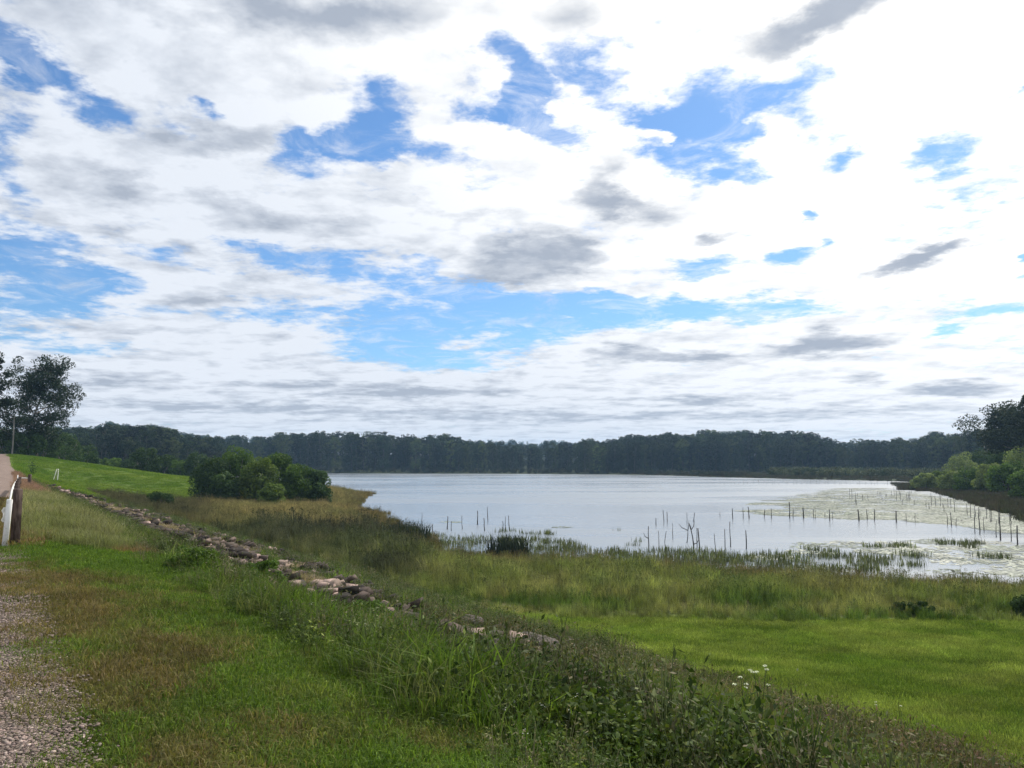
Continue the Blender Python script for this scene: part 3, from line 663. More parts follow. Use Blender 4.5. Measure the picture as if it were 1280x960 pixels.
# --- lawn below the dam
lw = grass_src('lawn_turf', 5, 130, .42, .085, .0095, .8)
def c_lawn(X, Y, a): return (a > 20.0 + 1.3 * fbm(X / 2, Y / 2, 15)) & (Y < 33.2 + .8 * fbm(X / 3, X * 0, 33))
X, Y = sample_zone(9000, 13, 35, .06, c_lawn, .6)
f = .5 + .9 * fbm(X / 2.6, Y / 1.2, 28) + .6 * fbm(X / .5, Y / .5, 29)
tn = blend(f, (.105, .170, .024), (.235, .280, .068)); tn *= (1 + .35 * fbm(X / 5, Y / .9, 48) + .45 * fbm(X / .8, Y / .4, 58) + rng.normal(0, .16, len(X)))[:, None]
scatter('lawn_grass', np.stack([X, Y, ground_z(X, Y)], -1), rng.uniform(.7, 1.25, len(X)) * (1 + .3 * np.clip(fbm(X / 1.0, Y / .6, 88), 0, 1)), lw, tn, tilt=.08, label='bright green mown grass on the flat ground below the dam', cat='grass')
# short grass on the green hillside
def c_hill(X, Y, a): return (Y > 88) & (Y < 190) & (a > 3.2 + .5 * fbm(X, Y, 1)) & ((a < marsh_a(Y)) | ((Y > 115 + 3 * fbm(X / 5, Y / 5, 2)) & (X < -44))) & (a < 50)
X, Y = sample_zone(9000, 86, 190, .03, c_hill, 1.0); a = X + K * Y
f = .5 + .9 * fbm(X / 9, Y / 5, 28)
scatter('hill_grass', np.stack([X, Y, ground_z(X, Y) - .02], -1), rng.uniform(1.3, 2.4, len(X)), lw, blend(f, (.085, .160, .014), (.150, .215, .030)) * (1 + rng.normal(0, .08, (len(X), 1))), label='smooth green pasture grass on the hillside at the end of the dam', cat='grass')

# --- reed bed between lawn and water, and the marsh to the left
rv = grass_src('reed', 5, 46, .34, 1.0, .020, .45, zj=.4)
for i in range(2):
    r_ = np.random.default_rng(700 + i); mb = MB(); V, Q, T, lv = blades(16, .34, .95, .02, .4, r_); mb.add(V, Q, T, lv)
    for j in range(9):
        an = r_.uniform(0, 6.28); b0 = np.array([math.cos(an) * .3 * r_.uniform(), math.sin(an) * .3 * r_.uniform(), 0]); h_ = r_.uniform(1.0, 1.5); t_ = b0 + [r_.normal(0, .12), r_.normal(0, .12), h_]
        mb.tube([b0, (b0 + t_) / 2, t_], [.007, .006, .004], 3); C = t_ + r_.normal(0, 1, (9, 3)) * [.02, .02, .06]; V, Q, lv = leaves(C, .03, r_, None, 0, 2.2); mb.add(V, Q, None, lv * 0)
    rv.append(src('reed_stalks_%d' % i, mb.build('reed_stalks', M['blade'])))
def c_reed(X, Y, a):
    s_ = lake_sd(X, Y); return (a > marsh_a(Y) + 1.0 * fbm(X / 2, Y / 2, 15)) & (Y > 33 + .9 * fbm(X / 3, X * 0, 33)) & (s_ > -1.0 + 1.6 * fbm(X / 3, Y / 3, 34)) & ((Y < 116 + 3 * fbm(X / 6, Y / 6, 3)) | ((X > -46) & (Y < 210))) & ((X < 12) | (Y < 62))
X, Y = sample_zone(21000, 32.5, 205, .04, c_reed, .95); a = X + K * Y; s_ = lake_sd(X, Y)
pxx = 640 + X / Y * FPX
near = sstep(-Y, -40, -36); wat = 1 - sstep(s_, 1.5, 6)
tan = blend(.5 + .9 * fbm(X / 2.2, Y / 2.2, 41), (.28, .265, .115), (.16, .205, .062))
gre = np.array([.075, .135, .028]); gn = (near * sstep(fbm(X / 4, Y / 3, 42), -.15, .2) * .9)[:, None]
tn = tan * (1 - gn) + gre * gn
brn = blend(.5 + 1.0 * fbm(X / 1.8, Y / 1.8, 43), (.085, .080, .045), (.19, .115, .055)); tn = tn * (1 - wat[:, None] * .8) + brn * wat[:, None] * .8
# dark rushes in the left middle ground, tan meadow behind them
dk = (sstep(-pxx, -560, -500) * sstep(Y, 38, 43) * sstep(-Y, -86, -72))[:, None] * np.clip(.95 + .8 * fbm(X / 5, Y / 5, 46), 0, 1)[:, None]
tn = tn * (1 - dk) + blend(.5 + fbm(X / 2, Y / 2, 4), (.050, .065, .040), (.085, .080, .058)) * dk
td = (sstep(Y, 66, 78) * sstep(-pxx, -470, -420))[:, None]
tn = tn * (1 - td) + blend(.45 + 1.0 * fbm(X / 7, Y / 7, 47), (.31, .24, .115), (.20, .185, .085)) * td
bnd = (sstep(Y, 66, 80) * sstep(-pxx, -300, -235))[:, None] * .85
tn = tn * (1 - bnd) + np.array([.075, .075, .042]) * bnd
tn *= (1 + rng.normal(0, .20, (len(X), 1)) + .5 * fbm(X / 1.1, Y / 1.1, 66)[:, None])
hz = rng.uniform(.42, .85, len(X)) * (.55 + .45 * sstep(Y, 34, 40)) * (1 + .8 * dk[:, 0]) * (1 + .55 * fbm(X / 2, Y / 2, 49) + .4 * fbm(X / .7, Y / .7, 59)) * np.where(s_ < 3, .8, 1) * np.where(a < marsh_a(Y) + 3, .7, 1)
scatter('reed_bed', np.stack([X, Y, np.maximum(ground_z(X, Y), WATER - .1) - .03], -1), np.stack([np.clip(hz, .4, 9) * 1.1, np.clip(hz, .4, 9) * 1.1, hz], -1), rv, tn, tilt=.07, label='tall green, tan and dark brown reeds between the lawn and the water', cat='reeds')

# dark sedge flat on the right shore, and the thin far marsh strip
sg = grass_src('sedge', 4, 60, .9, .75, .05, .4)
n = 60000; Y = rng.uniform(88, 480, n); X = rng.uniform(.1, .95, n) * Y; s_ = lake_sd(X, Y); px = 640 + X / Y * FPX
ok = ((s_ > -1.5) & (s_ < 34) & (Y < 240) & (X > 40) & (px > 1060)) | ((s_ > -1) & (Y > 290) & (px > 780) & (rng.uniform(0, 1, n) < .6) & (s_ < 60)) | ((s_ > -7 - 4 * fbm(X / 9, Y / 9, 3)) & (s_ < 0) & (px > 935) & (Y > 195) & (Y < 262))
ok &= rng.uniform(0, 1, n) < .55
X, Y = X[ok], Y[ok]
scatter('shore_sedge', np.stack([X, Y, np.maximum(ground_z(X, Y), WATER - .05)], -1), rng.uniform(.8, 1.3, len(X)) * np.where(Y > 290, 1.1, 1), sg, tinted(len(X), [(.050, .046, .040), (.060, .050, .045), (.045, .050, .032)], None, .1), label='dark purplish grey sedge flat along the right hand shore', cat='sedge')

# water lilies: floating leaves in rafts
lp = []
for i in range(5):
    r_ = np.random.default_rng(500 + i); mb = MB(); nn_ = 60; an = r_.uniform(0, 6.28, nn_); rr = 1.5 * np.sqrt(r_.uniform(0, 1, nn_))
    th = np.linspace(.25, 2 * np.pi - .25, 7)
    for j in range(nn_):
        s_ = r_.uniform(.10, .20); t0 = r_.uniform(0, 6.28); cx, cy = rr[j] * math.cos(an[j]), rr[j] * math.sin(an[j]); tl = r_.normal(0, .04)
        V = np.array([[cx, cy, .012]] + [[cx + s_ * math.cos(t + t0), cy + s_ * math.sin(t + t0), .012 + tl * s_ * math.sin(t) + r_.uniform(0, .005)] for t in th])
        mb.add(V, None, np.array([[0, k, k + 1] for k in range(1, 7)]), np.full(8, r_.uniform()))
    lp.append(src('lily_pads_%d' % i, mb.build('lily_pads', leafmat('lily_leaf_%d' % i, None, .1, .5, .6, .25))))
n = 120000; Y = 48 * (240 / 48) ** rng.uniform(0, 1, n); X = rng.uniform(-.15, .80, n) * Y; s_ = lake_sd(X, Y); px = 640 + X / Y * FPX; py = HOR - WATER / Y * FPX
nz = fbm(X / 9, Y / 9, 81); nf = fbm(X / 3, Y / 5, 82)
lo = np.interp(px, [930, 1000, 1100, 1280, 1400], [640, 644, 648, 664, 676]) ; hi = np.interp(px, [930, 960, 1040, 1100, 1280], [634, 625, 610, 609, 640])
main = (px > 925) & (py > hi - 2 * nz) & (py < lo + 3 * nz) & (nz + .6 * nf > -.55 + .9 * (1 - sstep(px, 935, 1040)))
lo2 = (py > 674 + 6 * (1 - sstep(px, 950, 1060))) & (py < 716) & (px > 935) & (nz + .8 * nf > -.02)
l3 = (px > 520) & (px < 760) & (py > 650) & (py < 690) & (nz + nf > .55)
ok = (s_ < -.6) & (main & (rng.uniform(0, 1, n) < .085) | lo2 & (rng.uniform(0, 1, n) < .013) | l3 & (rng.uniform(0, 1, n) < .005)) 
X, Y, py = X[ok], Y[ok], py[ok]
scatter('water_lilies', np.stack([X, Y, np.full(len(X), WATER + .006)], -1), np.stack([rng.uniform(.8, 1.3, len(X))] * 2 + [np.ones(len(X))], -1), lp, tinted(len(X), [(.22, .25, .19), (.29, .31, .25), (.13, .155, .10), (.36, .37, .31)], None, .12), label='rafts of pale green water lily leaves floating on the right side of the lake', cat='water lilies')

# upright leaves of plants standing in the shallows
ev = grass_src('shallows_plants', 4, 9, .6, .48, .045, .35)
n = 60000; Y = rng.uniform(42, 84, n); X = rng.uniform(-.18, .62, n) * Y; s_ = lake_sd(X, Y); px = 640 + X / Y * FPX; py = HOR - WATER / Y * FPX
nz = fbm(X / 2.5, Y / 2.5, 83)
band = (px > 760) & (px < 1140) & (py > 684 + .03 * (px - 760)) & (nz > -.35 + .5 * sstep(px, 1080, 1140)) & (rng.uniform(0, 1, n) < .12)
left = (px > 515) & (px < 720) & (py > 668 + .05 * (px - 560)) & (nz > -.2) & (rng.uniform(0, 1, n) < .09)
sp = (px > 620) & (px < 800) & (py > 660) & (nz > .28) & (rng.uniform(0, 1, n) < .10)
rt = (px > 1000) & (py > 672) & (nz > .35) & (rng.uniform(0, 1, n) < .2)
ok = (s_ < 0) & (band | left | sp | rt); X, Y = X[ok], Y[ok]
scatter('shallows_plants', np.stack([X, Y, np.full(len(X), WATER - .03)], -1), rng.uniform(.6, 1.15, len(X)), ev, tinted(len(X), [(.085, .105, .045), (.11, .115, .065), (.07, .08, .05)], None, .15), label='upright green leaves of plants standing in the shallow water off the reeds', cat='water plants')
print('stuff ok')
# ---------------------------------------------------------------- haze
m, q = newmat('haze_air'); pv = q.n('ShaderNodeVolumePrincipled', i={'Color': (.40, .66, 1, 1), 'Density': .00016, 'Anisotropy': .2})
q.n('ShaderNodeOutputMaterial', i={1: pv.outputs[0]})
B = 2560; hv = np.array([[x, y, z] for z in (-12, 62) for (x, y) in ((-B, -B), (B, -B), (B, B), (-B, B))], float)
o = link('haze', mesh_from('haze', hv, [np.array([[3, 2, 1, 0], [4, 5, 6, 7], [0, 1, 5, 4], [1, 2, 6, 5], [2, 3, 7, 6], [3, 0, 4, 7]])], m)); tag(o, 'thin bluish air over the lake and the far forest', 'haze', None, 'stuff')

# ================================================================ things
# ---- rocks of the dam face
def rock_mesh(seed, mat, flat=.6):
    import bmesh
    r_ = np.random.default_rng(seed); bm = bmesh.new(); bmesh.ops.create_icosphere(bm, subdivisions=3, radius=1)
    pl = [(v / np.linalg.norm(v), r_.uniform(.42, .8)) for v in r_.normal(size=(8, 3))]
    for v in bm.verts:
        c = np.array(v.co)
        for nrm_, dd in pl:
            e = c @ nrm_ - dd
            if e > 0: c = c - nrm_ * e * .98
        c = c * (1 + .05 * math.sin(9 * c[0] + seed) * math.cos(8 * c[1]) + r_.normal(0, .012)); v.co = (c[0] * 1.15, c[1] * .85, c[2] * flat)
    me = bpy.data.meshes.new('rock'); bm.to_mesh(me); bm.free(); me.materials.append(mat); return me
def rockmat(name, c1, c2, c3=(.16, .14, .12)):
    m, q = newmat(name); co = q.n('ShaderNodeTexCoord').outputs['Object']; rnd = q.n('ShaderNodeObjectInfo').outputs['Random']
    f = q.noise(co, 2.2, 8, .68); f2 = q.noise(co, 9, 5, .65)
    c = q.mix(q.ss(f, .38, .62), (*c1, 1), (*c2, 1)); c = q.mix(q.ss(f2, .55, .68, 0, .6), c, (*c3, 1))
    c = q.n('ShaderNodeHueSaturation', i={'Value': q.m('MULTIPLY_ADD', rnd, .8, .35), 'Color': c}).outputs[0]
    b = q.n('ShaderNodeBump', i={'Height': q.m('ADD', f, q.m('MULTIPLY', f2, .4)), 'Strength': .9, 'Distance': .12}).outputs[0]
    p = q.n('ShaderNodeBsdfPrincipled', i={'Base Color': c, 'Roughness': .85, 'Specular IOR Level': .25, 'Normal': b}); surf(q, m, p.outputs[0]); return m
RD = rockmat('basalt_rock', (.013, .010, .009), (.042, .033, .028), (.11, .095, .08)); RP = rockmat('weathered_rock', (.09, .072, .060), (.20, .168, .142), (.32, .29, .25))
rd = [rock_mesh(i, RD, .55) for i in range(6)]; rp = [rock_mesh(20 + i, RP, .5) for i in range(4)]
def rock(me, x, y, z, s, label, group, flat=None):
    o = link('rock', me, loc=(x, y, z)); o.rotation_euler = (rng.normal(0, .25), rng.normal(0, .25), rng.uniform(0, 6.28)); o.scale = (s, s * rng.uniform(.7, 1.1), s * rng.uniform(.7, 1.1))
    tag(o, label, 'rock', group); return o
taken = []
cnt = 0
X, Y = sample_zone(6000, 6, 80, .03, lambda X, Y, a: (a > 4.6) & (a < 20) & (lake_sd(X, Y) > 1), 1.0); A_ = X + K * Y
rbv = rockband(X, Y, A_)
for x, y, a, p_ in zip(X, Y, A_, rbv):
    if p_ < rng.uniform(.35, .9) or cnt >= 272: continue
    s = rng.uniform(.16, .38) * (1 + .25 * (y > 24)) * (.6 if y < 14 else 1)
    if any((x - u) ** 2 + (y - v) ** 2 < (.75 * (s + t)) ** 2 for u, v, t in taken): continue
    taken.append((x, y, s)); cnt += 1
    dark = rng.uniform() < (.84 if y > 17 else .35)
    rock(rng.choice(rd) if dark else rng.choice(rp), x, y, gz(x, y) + .05 * s, s, 'dark brown rock in the stony facing of the dam slope' if dark else 'pale weathered rock in the stony facing of the dam slope', 'dark rocks of the dam slope' if dark else 'pale rocks of the dam slope')
for (px_, py_, s, mm, lb) in [(592, 795, .40, rp[0], 'pale tan rock at the upper end of the short row of stones amid the weeds'), (622, 808, .46, rp[1], 'pinkish grey boulder in the middle of the row of stones amid the weeds'), (640, 815, .36, rp[2], 'grey broken rock just below the pinkish boulder in the weeds'),
        (667, 828, .44, rp[3], 'whitish flat rock lying in front of the hollow dark stone'), (688, 820, .46, rd[1], 'black angular stone at the lower end of the row in the weeds'), (800, 905, .34, rp[0], 'speckled pale rock half buried in weeds near the bottom of the picture'), (826, 898, .30, rd[2], 'dark mossy rock beside the speckled pale rock'), (812, 925, .3, rd[4], 'lowest dark rock under the foreground weeds'),
        (852, 925, .26, rp[1], 'small brownish rock right of the speckled pale rock'), (215, 680, .62, rd[0], 'large dark slab rock beside the pale feathery grass'), (242, 688, .6, rd[3], 'broad black rock below the large dark slab')]:
    x, y, z = place(px_, py_); rock(mm, x, y, z + .12 * s + (.24 if py_ > 780 else 0), s, lb, None)
Yl = np.sort(9.5 + 8 * rng.uniform(0, 1, 12) ** .8)
for yv in Yl:
    a_ = 8.5 + rng.normal(0, .45); x = a_ - K * yv; s = rng.uniform(.22, .42); pale_ = rng.uniform() < .6
    rock(rng.choice(rp) if pale_ else rng.choice(rd), x, yv, gz(x, yv) + .14, s, 'pale weathered rock in the stony facing of the dam slope' if pale_ else 'dark brown rock in the stony facing of the dam slope', 'pale rocks of the dam slope' if pale_ else 'dark rocks of the dam slope')
# smaller rubble between them
rub = []
for i in range(4):
    r_ = np.random.default_rng(i + 70); mb = MB()
    for j in range(16):
        cx, cy = r_.uniform(-.5, .5, 2); s_ = r_.uniform(.04, .14); th = r_.uniform(0, 6.28); Rm = np.array([[math.cos(th), -math.sin(th), 0], [math.sin(th), math.cos(th), 0], [0, 0, 1]])
        o8 = (np.array([[x, y, z] for x in (-1, 1) for y in (-1, 1) for z in (-.5, .6)]) * s_ * r_.uniform(.5, 1.2, (8, 3))) @ Rm; o8 += [cx, cy, s_ * .3]
        mb.add(o8, np.array([[0, 1, 3, 2], [4, 6, 7, 5], [0, 4, 5, 1], [2, 3, 7, 6], [0, 2, 6, 4], [1, 5, 7, 3]]), None, np.full(8, r_.uniform()))
    rub.append(src('rubble_%d' % i, mb.build('rubble', leafmat('rubble_stone_%d' % i, None, 0, .6, .85))))
k = (rng.uniform(0, 1, len(X)) < rbv) & (Y > 14); X, Y = X[k][:3200], Y[k][:3200]
scatter('rubble', np.stack([X, Y, ground_z(X, Y)], -1), rng.uniform(.7, 1.4, len(X)), rub, tinted(len(X), [(.05, .04, .033), (.09, .07, .058), (.24, .18, .15), (.035, .028, .025)], [.4, .25, .12, .23]), tilt=.15, label='small broken stones filling the gaps between the rocks of the slope', cat='rubble')

# ---- big gums
def tree_thing(name, label, cat, loc, tm, rz=0, scale=1, group=None, pn=('trunk', 'crown')):
    e = empty(name, loc, rz, scale); tag(e, label, cat, group); link(pn[0], tm[0], e); link(pn[1], tm[1], e); return e
def at(x, Y): return at_depth(x, Y)
x, y, z = at(41, 166); tree_thing('gum_tree', 'tall airy dark gum tree at the left end of the dam above the green hillside', 'tree', (x, y, z - .3), tree_meshes(3, 20.5, 17.5, 34, .20, 95, clumps=2, base=.10, cs=.72, peak=.40), .6)
x, y, z = at(-36, 140); tree_thing('gum_tree', 'dark gum tree cut off by the left edge of the picture', 'tree', (x, y, z - .3), tree_meshes(11, 19, 11, 14, .22, 140, clumps=2, base=.45, cs=.85), 0)
x, y, z = at(1278, 185); tree_thing('gum_tree', 'tall spreading gum tree rising over the forest at the right edge', 'tree', (x, y, max(z, WATER) - .2), tree_meshes(23, 19.5, 19, 16, .28, 190, cs=1.1, lm=M['gum_leaf2'], clumps=2, base=.5), 1.2)
x, y, z = at(1300, 165); tree_thing('gum_tree', 'taller gum tree half out of the picture at the right edge', 'tree', (x, y, max(z, WATER) - .2), tree_meshes(27, 21, 12, 11, .30, 200, lm=M['gum_leaf2'], clumps=2, base=.5), 0)
# bare thin tree above the forest on the right
mb = MB(); mb.tube([[0, 0, 0], [.2, 0, 12], [-.2, 0, 20]], [.28, .2, .12], 6)
br = MB()
for s_, e in ((20, [-2.2, 0, 26.5]), (20, [1.6, 0, 25]), (23.2, [-1.4, .3, 27.5]), (22, [.5, .2, 25.5]), (18, [2, 1, 22])):
    p0 = np.array([-.2, 0, min(s_, 20)]) if s_ <= 20 else np.array([-1.1, 0, 23.2]); e = np.array(e, float); br.tube([p0, (p0 + e) / 2 + [.15, 0, .2], e], [.12, .08, .03], 4)
x, y, z = at(1226, 330); e = empty('dead_tree', (x, y, z), 0, .78); tag(e, 'thin leafless tree poking above the forest beside the right hand gum', 'tree'); link('trunk', mb.build('trunk', M['bark_far']), e); link('branches', br.build('branches', M['bark_far']), e)

# ---- dense shrubs
bush_bank = {}
def bush(kind, seed, H, W, D=None):
    mats = {'a': 'shrub_a', 'b': 'shrub_b', 'c': 'shrub_c', 'd': 'shrub_d'}
    return bush_meshes(seed, H, W, lm=M[mats[kind]], D=D)
def bush_thing(name, px_, Y_, H, W, kind, seed, label, cat='bush', group=None, ncl=34, per=130, lf=.16):
    x, y, z = at(px_, Y_); mats = {'a': 'shrub_a', 'b': 'shrub_b', 'c': 'shrub_c', 'd': 'shrub_d'}
    return tree_thing(name, label, cat, (x, y, z - .1), bush_meshes(seed, H, W, ncl, per, lf, M[mats[kind]]), 0, 1, group, ('stems', 'foliage'))
G1 = 'bushes in the clump at the edge of the marsh'
for args in [(268, 126, 6.8, 6.5, 'b', 31, 'darkest bush at the left end of the clump beside the green hillside'), (300, 130, 7.8, 6.5, 'a', 32, 'tallest mid green bush, second from the left end of the marsh clump'),
             (328, 122, 7.0, 6.0, 'd', 33, 'yellowish green bush in the middle of the marsh clump'), (352, 128, 7.4, 6.0, 'a', 34, 'rounded green bush right of the yellowish one in the marsh clump'),
             (376, 124, 6.2, 5.6, 'a', 35, 'mid green bush, second from the water end of the marsh clump'), (399, 125, 5.4, 4.6, 'b', 36, 'lowest dark bush at the water end of the marsh clump'),
             (285, 119, 4.4, 4.6, 'b', 37, 'low dark bush in front of the tallest bush of the marsh clump'), (345, 117, 3.2, 4.6, 'd', 38, 'low olive bush at the front of the marsh clump')]:
    bush_thing('bush', *args, group=G1, ncl=56, per=150, lf=.20)
G2 = 'trees and bushes behind the green hillside'
for args in [(38, 162, 5.0, 8, 'b', 40, 'dark undergrowth bush in front of the trunk of the tall gum tree'), (12, 176, 6.5, 8, 'b', 41, 'dark bush behind the utility pole'), (56, 178, 8.0, 10, 'b', 42, 'dark bush under the right side of the tall gum tree'), (84, 188, 7.4, 10, 'b', 43, 'wide brownish dark bush right of the tall gum tree'), (108, 196, 6.0, 9, 'b', 44, 'second wide dark bush right of the tall gum tree'),
             (130, 205, 4.6, 7, 'a', 45, 'small green bush behind the crest of the green hillside'), (150, 208, 4.4, 7, 'a', 46, 'small dull green bush left of the rounded dark tree'), (166, 206, 4.8, 6, 'b', 47, 'dark bush just left of the rounded dark tree'), (186, 186, 6.4, 8.2, 'b', 48, 'rounded dark tree standing on the edge of the green hillside'),
             (212, 200, 6.0, 8, 'b', 49, 'dark bush right of the rounded dark tree'), (232, 196, 5.0, 8, 'a', 50, 'green bush between the rounded dark tree and the marsh clump'), (250, 190, 6.4, 8, 'b', 51, 'dark bush partly hidden behind the left end of the marsh clump')]:
    bush_thing('bush', *args, group=G2, ncl=40, per=110, lf=.24)
G3 = 'bushes on the right hand shore'
for args in [(1150, 205, 4.6, 6.5, 'c', 61, 'bright yellowish green bush nearest the water on the right shore'), (1168, 212, 4.8, 6.5, 'd', 62, 'rounded green bush with a dark hollow, second along the right shore'), (1186, 190, 4.6, 6.5, 'c', 63, 'pale green bush, third along the right shore'), (1198, 225, 9.0, 8, 'c', 64, 'tall pale green bush behind the third bush of the right shore'),
             (1210, 178, 5.6, 7, 'a', 65, 'mid green bush in the middle of the right shore'), (1218, 232, 10.5, 9, 'b', 66, 'dark tall bush at the foot of the forest on the right'), (1232, 172, 6.0, 7, 'c', 67, 'grey green bush right of the middle of the right shore'), (1246, 195, 9.5, 8, 'b', 68, 'dark bush below the spreading gum tree'),
             (1253, 160, 6.2, 7, 'a', 69, 'green bush in front of the spreading gum tree'), (1272, 166, 8.8, 7.5, 'c', 70, 'tall grey green bush at the right edge'), (1282, 140, 5.6, 7, 'a', 71, 'low green bush cut by the right edge'), (1262, 205, 12, 10, 'b', 72, 'tall dark bush behind the grey green one at the right edge')]:
    args = (args[0], args[1], args[2], args[3] * 1.2, *args[4:])
    bush_thing('bush', *args, group=G3, ncl=56, per=130, lf=.22)
# dark bushes in the reeds
for px_, Y_, H, W, sd_, lb in [(1130, 34.8, .62, 2.6, 81, 'small dark bush at the lawn edge, left of its darker neighbour'), (1273, 34.2, 1.05, 1.9, 82, 'nearly black bush at the lawn edge by the right side'), (205, 100, 2.0, 5, 84, 'dark low bush below the green hillside')]:
    bush_thing('bush', px_, Y_, H, W, 'b', sd_, lb, ncl=40, per=260, lf=.045 if Y_ < 40 else .08)
for px_, Y_, s_, lb in [(512, 68, 2.0, 'dark clump of rushes at the end of the marsh by the open water'), (636, 60, 1.7, 'dark clump of rushes standing alone in the shallows')]:
    mb = MB(); V, Q, T, lv = blades(420, .95, 1.0, .035, .5, zjit=.3); mb.add(V, Q, T, lv); me = mb.build('rush_clump', leafmat('rush_' + lb[:9] + str(px_), (.030, .042, .028), .15))
    x, y, z = at(px_, Y_); o = link('rush_clump', me, loc=(x, y, max(z, WATER) - .05)); o.scale = (s_, s_, s_); tag(o, lb, 'rushes')
# shrubs on the slope in the foreground
for px_, py_, H, W, kd, sd_, lb in [(240, 722, .6, 1.2, 'a', 91, 'leafy dark green shrub on the slope below the large dark slab'), (575, 880, .55, 1.3, 'b', 92, 'dark leafy shrub at the edge of the mown grass near the bottom'), (700, 900, .6, 1.3, 'b', 93, 'dark broadleaf shrub right of the one by the mown grass'),
        (760, 930, .6, 1.0, 'b', 94, 'dark shrub left of the speckled pale rock'), (330, 735, .6, 1.0, 'a', 95, 'green shrub on the slope above the rank grass'), (460, 790, .6, 1.0, 'a', 96, 'bright green shrub amid the rank grass of the slope'), (680, 870, .5, .8, 'a', 97, 'yellow green shrub below the whitish flat rock')]:
    x, y, z = place(px_, py_); tree_thing('shrub', lb, 'shrub', (x, y, z - .05), bush_meshes(sd_, H, W, 30, 150, .030, M['shrub_' + kd]), 0, 1, None, ('stems', 'foliage'))

# ---- tall flowering weeds in the foreground
def flower_weed(label, px_, py_, stems):
    """stems: list of (dx, height, flower spots[(dx, dz)]) in metres from the foot"""
    x, y, z = place(px_, py_); e = empty('flowering_weed', (x, y, z)); tag(e, label, 'weed', None)
    for k, (pts, fl) in enumerate(stems):
        mb = MB(); P = [np.array([p[0], rng.normal(0, .01), p[1]]) for p in pts]; mb.tube(P, list(np.linspace(.0085, .0035, len(P))), 5)
        for f in fl:
            q0 = min(P, key=lambda p: abs(p[2] - (f[1] - .05)) + abs(p[0] - f[0])); mb.tube([q0, np.array([f[0], 0, f[1]])], [.0025, .0015], 4)
        for j in range(7):
            s_ = rng.uniform(.1, .75); kk = s_ * (len(P) - 1); i0 = int(kk); c0 = P[i0] * (1 - kk + i0) + P[i0 + 1] * (kk - i0)
            V, Q, lv = leaves(c0[None] + rng.normal(0, .02, (1, 3)), .016, rng, None, 0, 3.5); mb.add(V, Q, None, lv)
        link('stem', mb.build('stem', M['stalk']), e)
        for f in fl:
            m2 = MB(); n_ = 46; dd = rng.normal(size=(n_, 3)); dd /= np.linalg.norm(dd, axis=1)[:, None]; dd[:, 2] = abs(dd[:, 2])
            C = np.array([f[0], 0, f[1]]) + dd * np.array([.024, .024, .012]); V, Q, lv = leaves(C, .011, rng, dd, .5, 1.1); m2.add(V, Q, None, lv); link('flower_head', m2.build('flower_head', M['flower']), e)
flower_weed('tall weed with several white flower heads in front of the lawn', 946, 952, [
    ([(0, 0), (-.05, .25), (-.13, .6), (-.17, .95)], [(-.24, .86), (-.11, .82), (-.10, .86), (-.17, .94)]),
    ([(.0, 0), (.06, .3), (.085, .6), (.14, 1.05)], [(.13, 1.07), (.15, 1.03), (.16, .85)]), ([(.08, .3), (.05, .6), (.0, 1.0)], [(-.02, 1.0), (.03, 1.0), (-.05, 1.02)])])
flower_weed('slender weed with two white heads right of the tall flowering weed', 1098, 915, [([(0, 0), (-.02, .3), (-.03, .62)], [(-.03, .64), (-.03, .58)])])
flower_weed('dark stemmed weed with one white head above the lawn', 1125, 925, [([(0, 0), (.04, .3), (.0, .8)], [(.05, .72)])])
flower_weed('low weed with a single white head left of the slender one', 1040, 905, [([(0, 0), (.0, .2), (.02, .36)], [(.02, .37)])])
flower_weed('short weed with a dark stem beside the tall flowering weed', 908, 905, [([(0, 0), (-.03, .25), (-.02, .5), (.0, .62)], [])])
# tiny white flowers among the weeds
fs = []
for i in range(3):
    mb = MB(); C = np.array([[rng.uniform(-.02, .02), rng.uniform(-.02, .02), .45 + rng.uniform(-.02, .02)] for _ in range(7)]); V, Q, lv = leaves(C, .009, rng, np.tile([[0, 0, 1.0]], (7, 1)), .6, 1.1); mb.add(V, Q, None, lv, 0)
    mb.tube([[0, 0, 0], [.01, 0, .44]], [.002, .0015], 3, 1); fs.append(src('small_flowers_%d' % i, mb.build('small_flowers', [M['flower'], M['stalk']])))
X, Y = sample_zone(260, 3, 30, .05, lambda X, Y, a: (a > 2.8) & (a < 22), .9)
scatter('small_white_flowers', np.stack([X, Y, ground_z(X, Y)], -1), rng.uniform(.5, 1.2, len(X)), fs, np.ones((len(X), 3)), tilt=.15, label='tiny white flowers dotted through the weeds of the slope', cat='flowers')

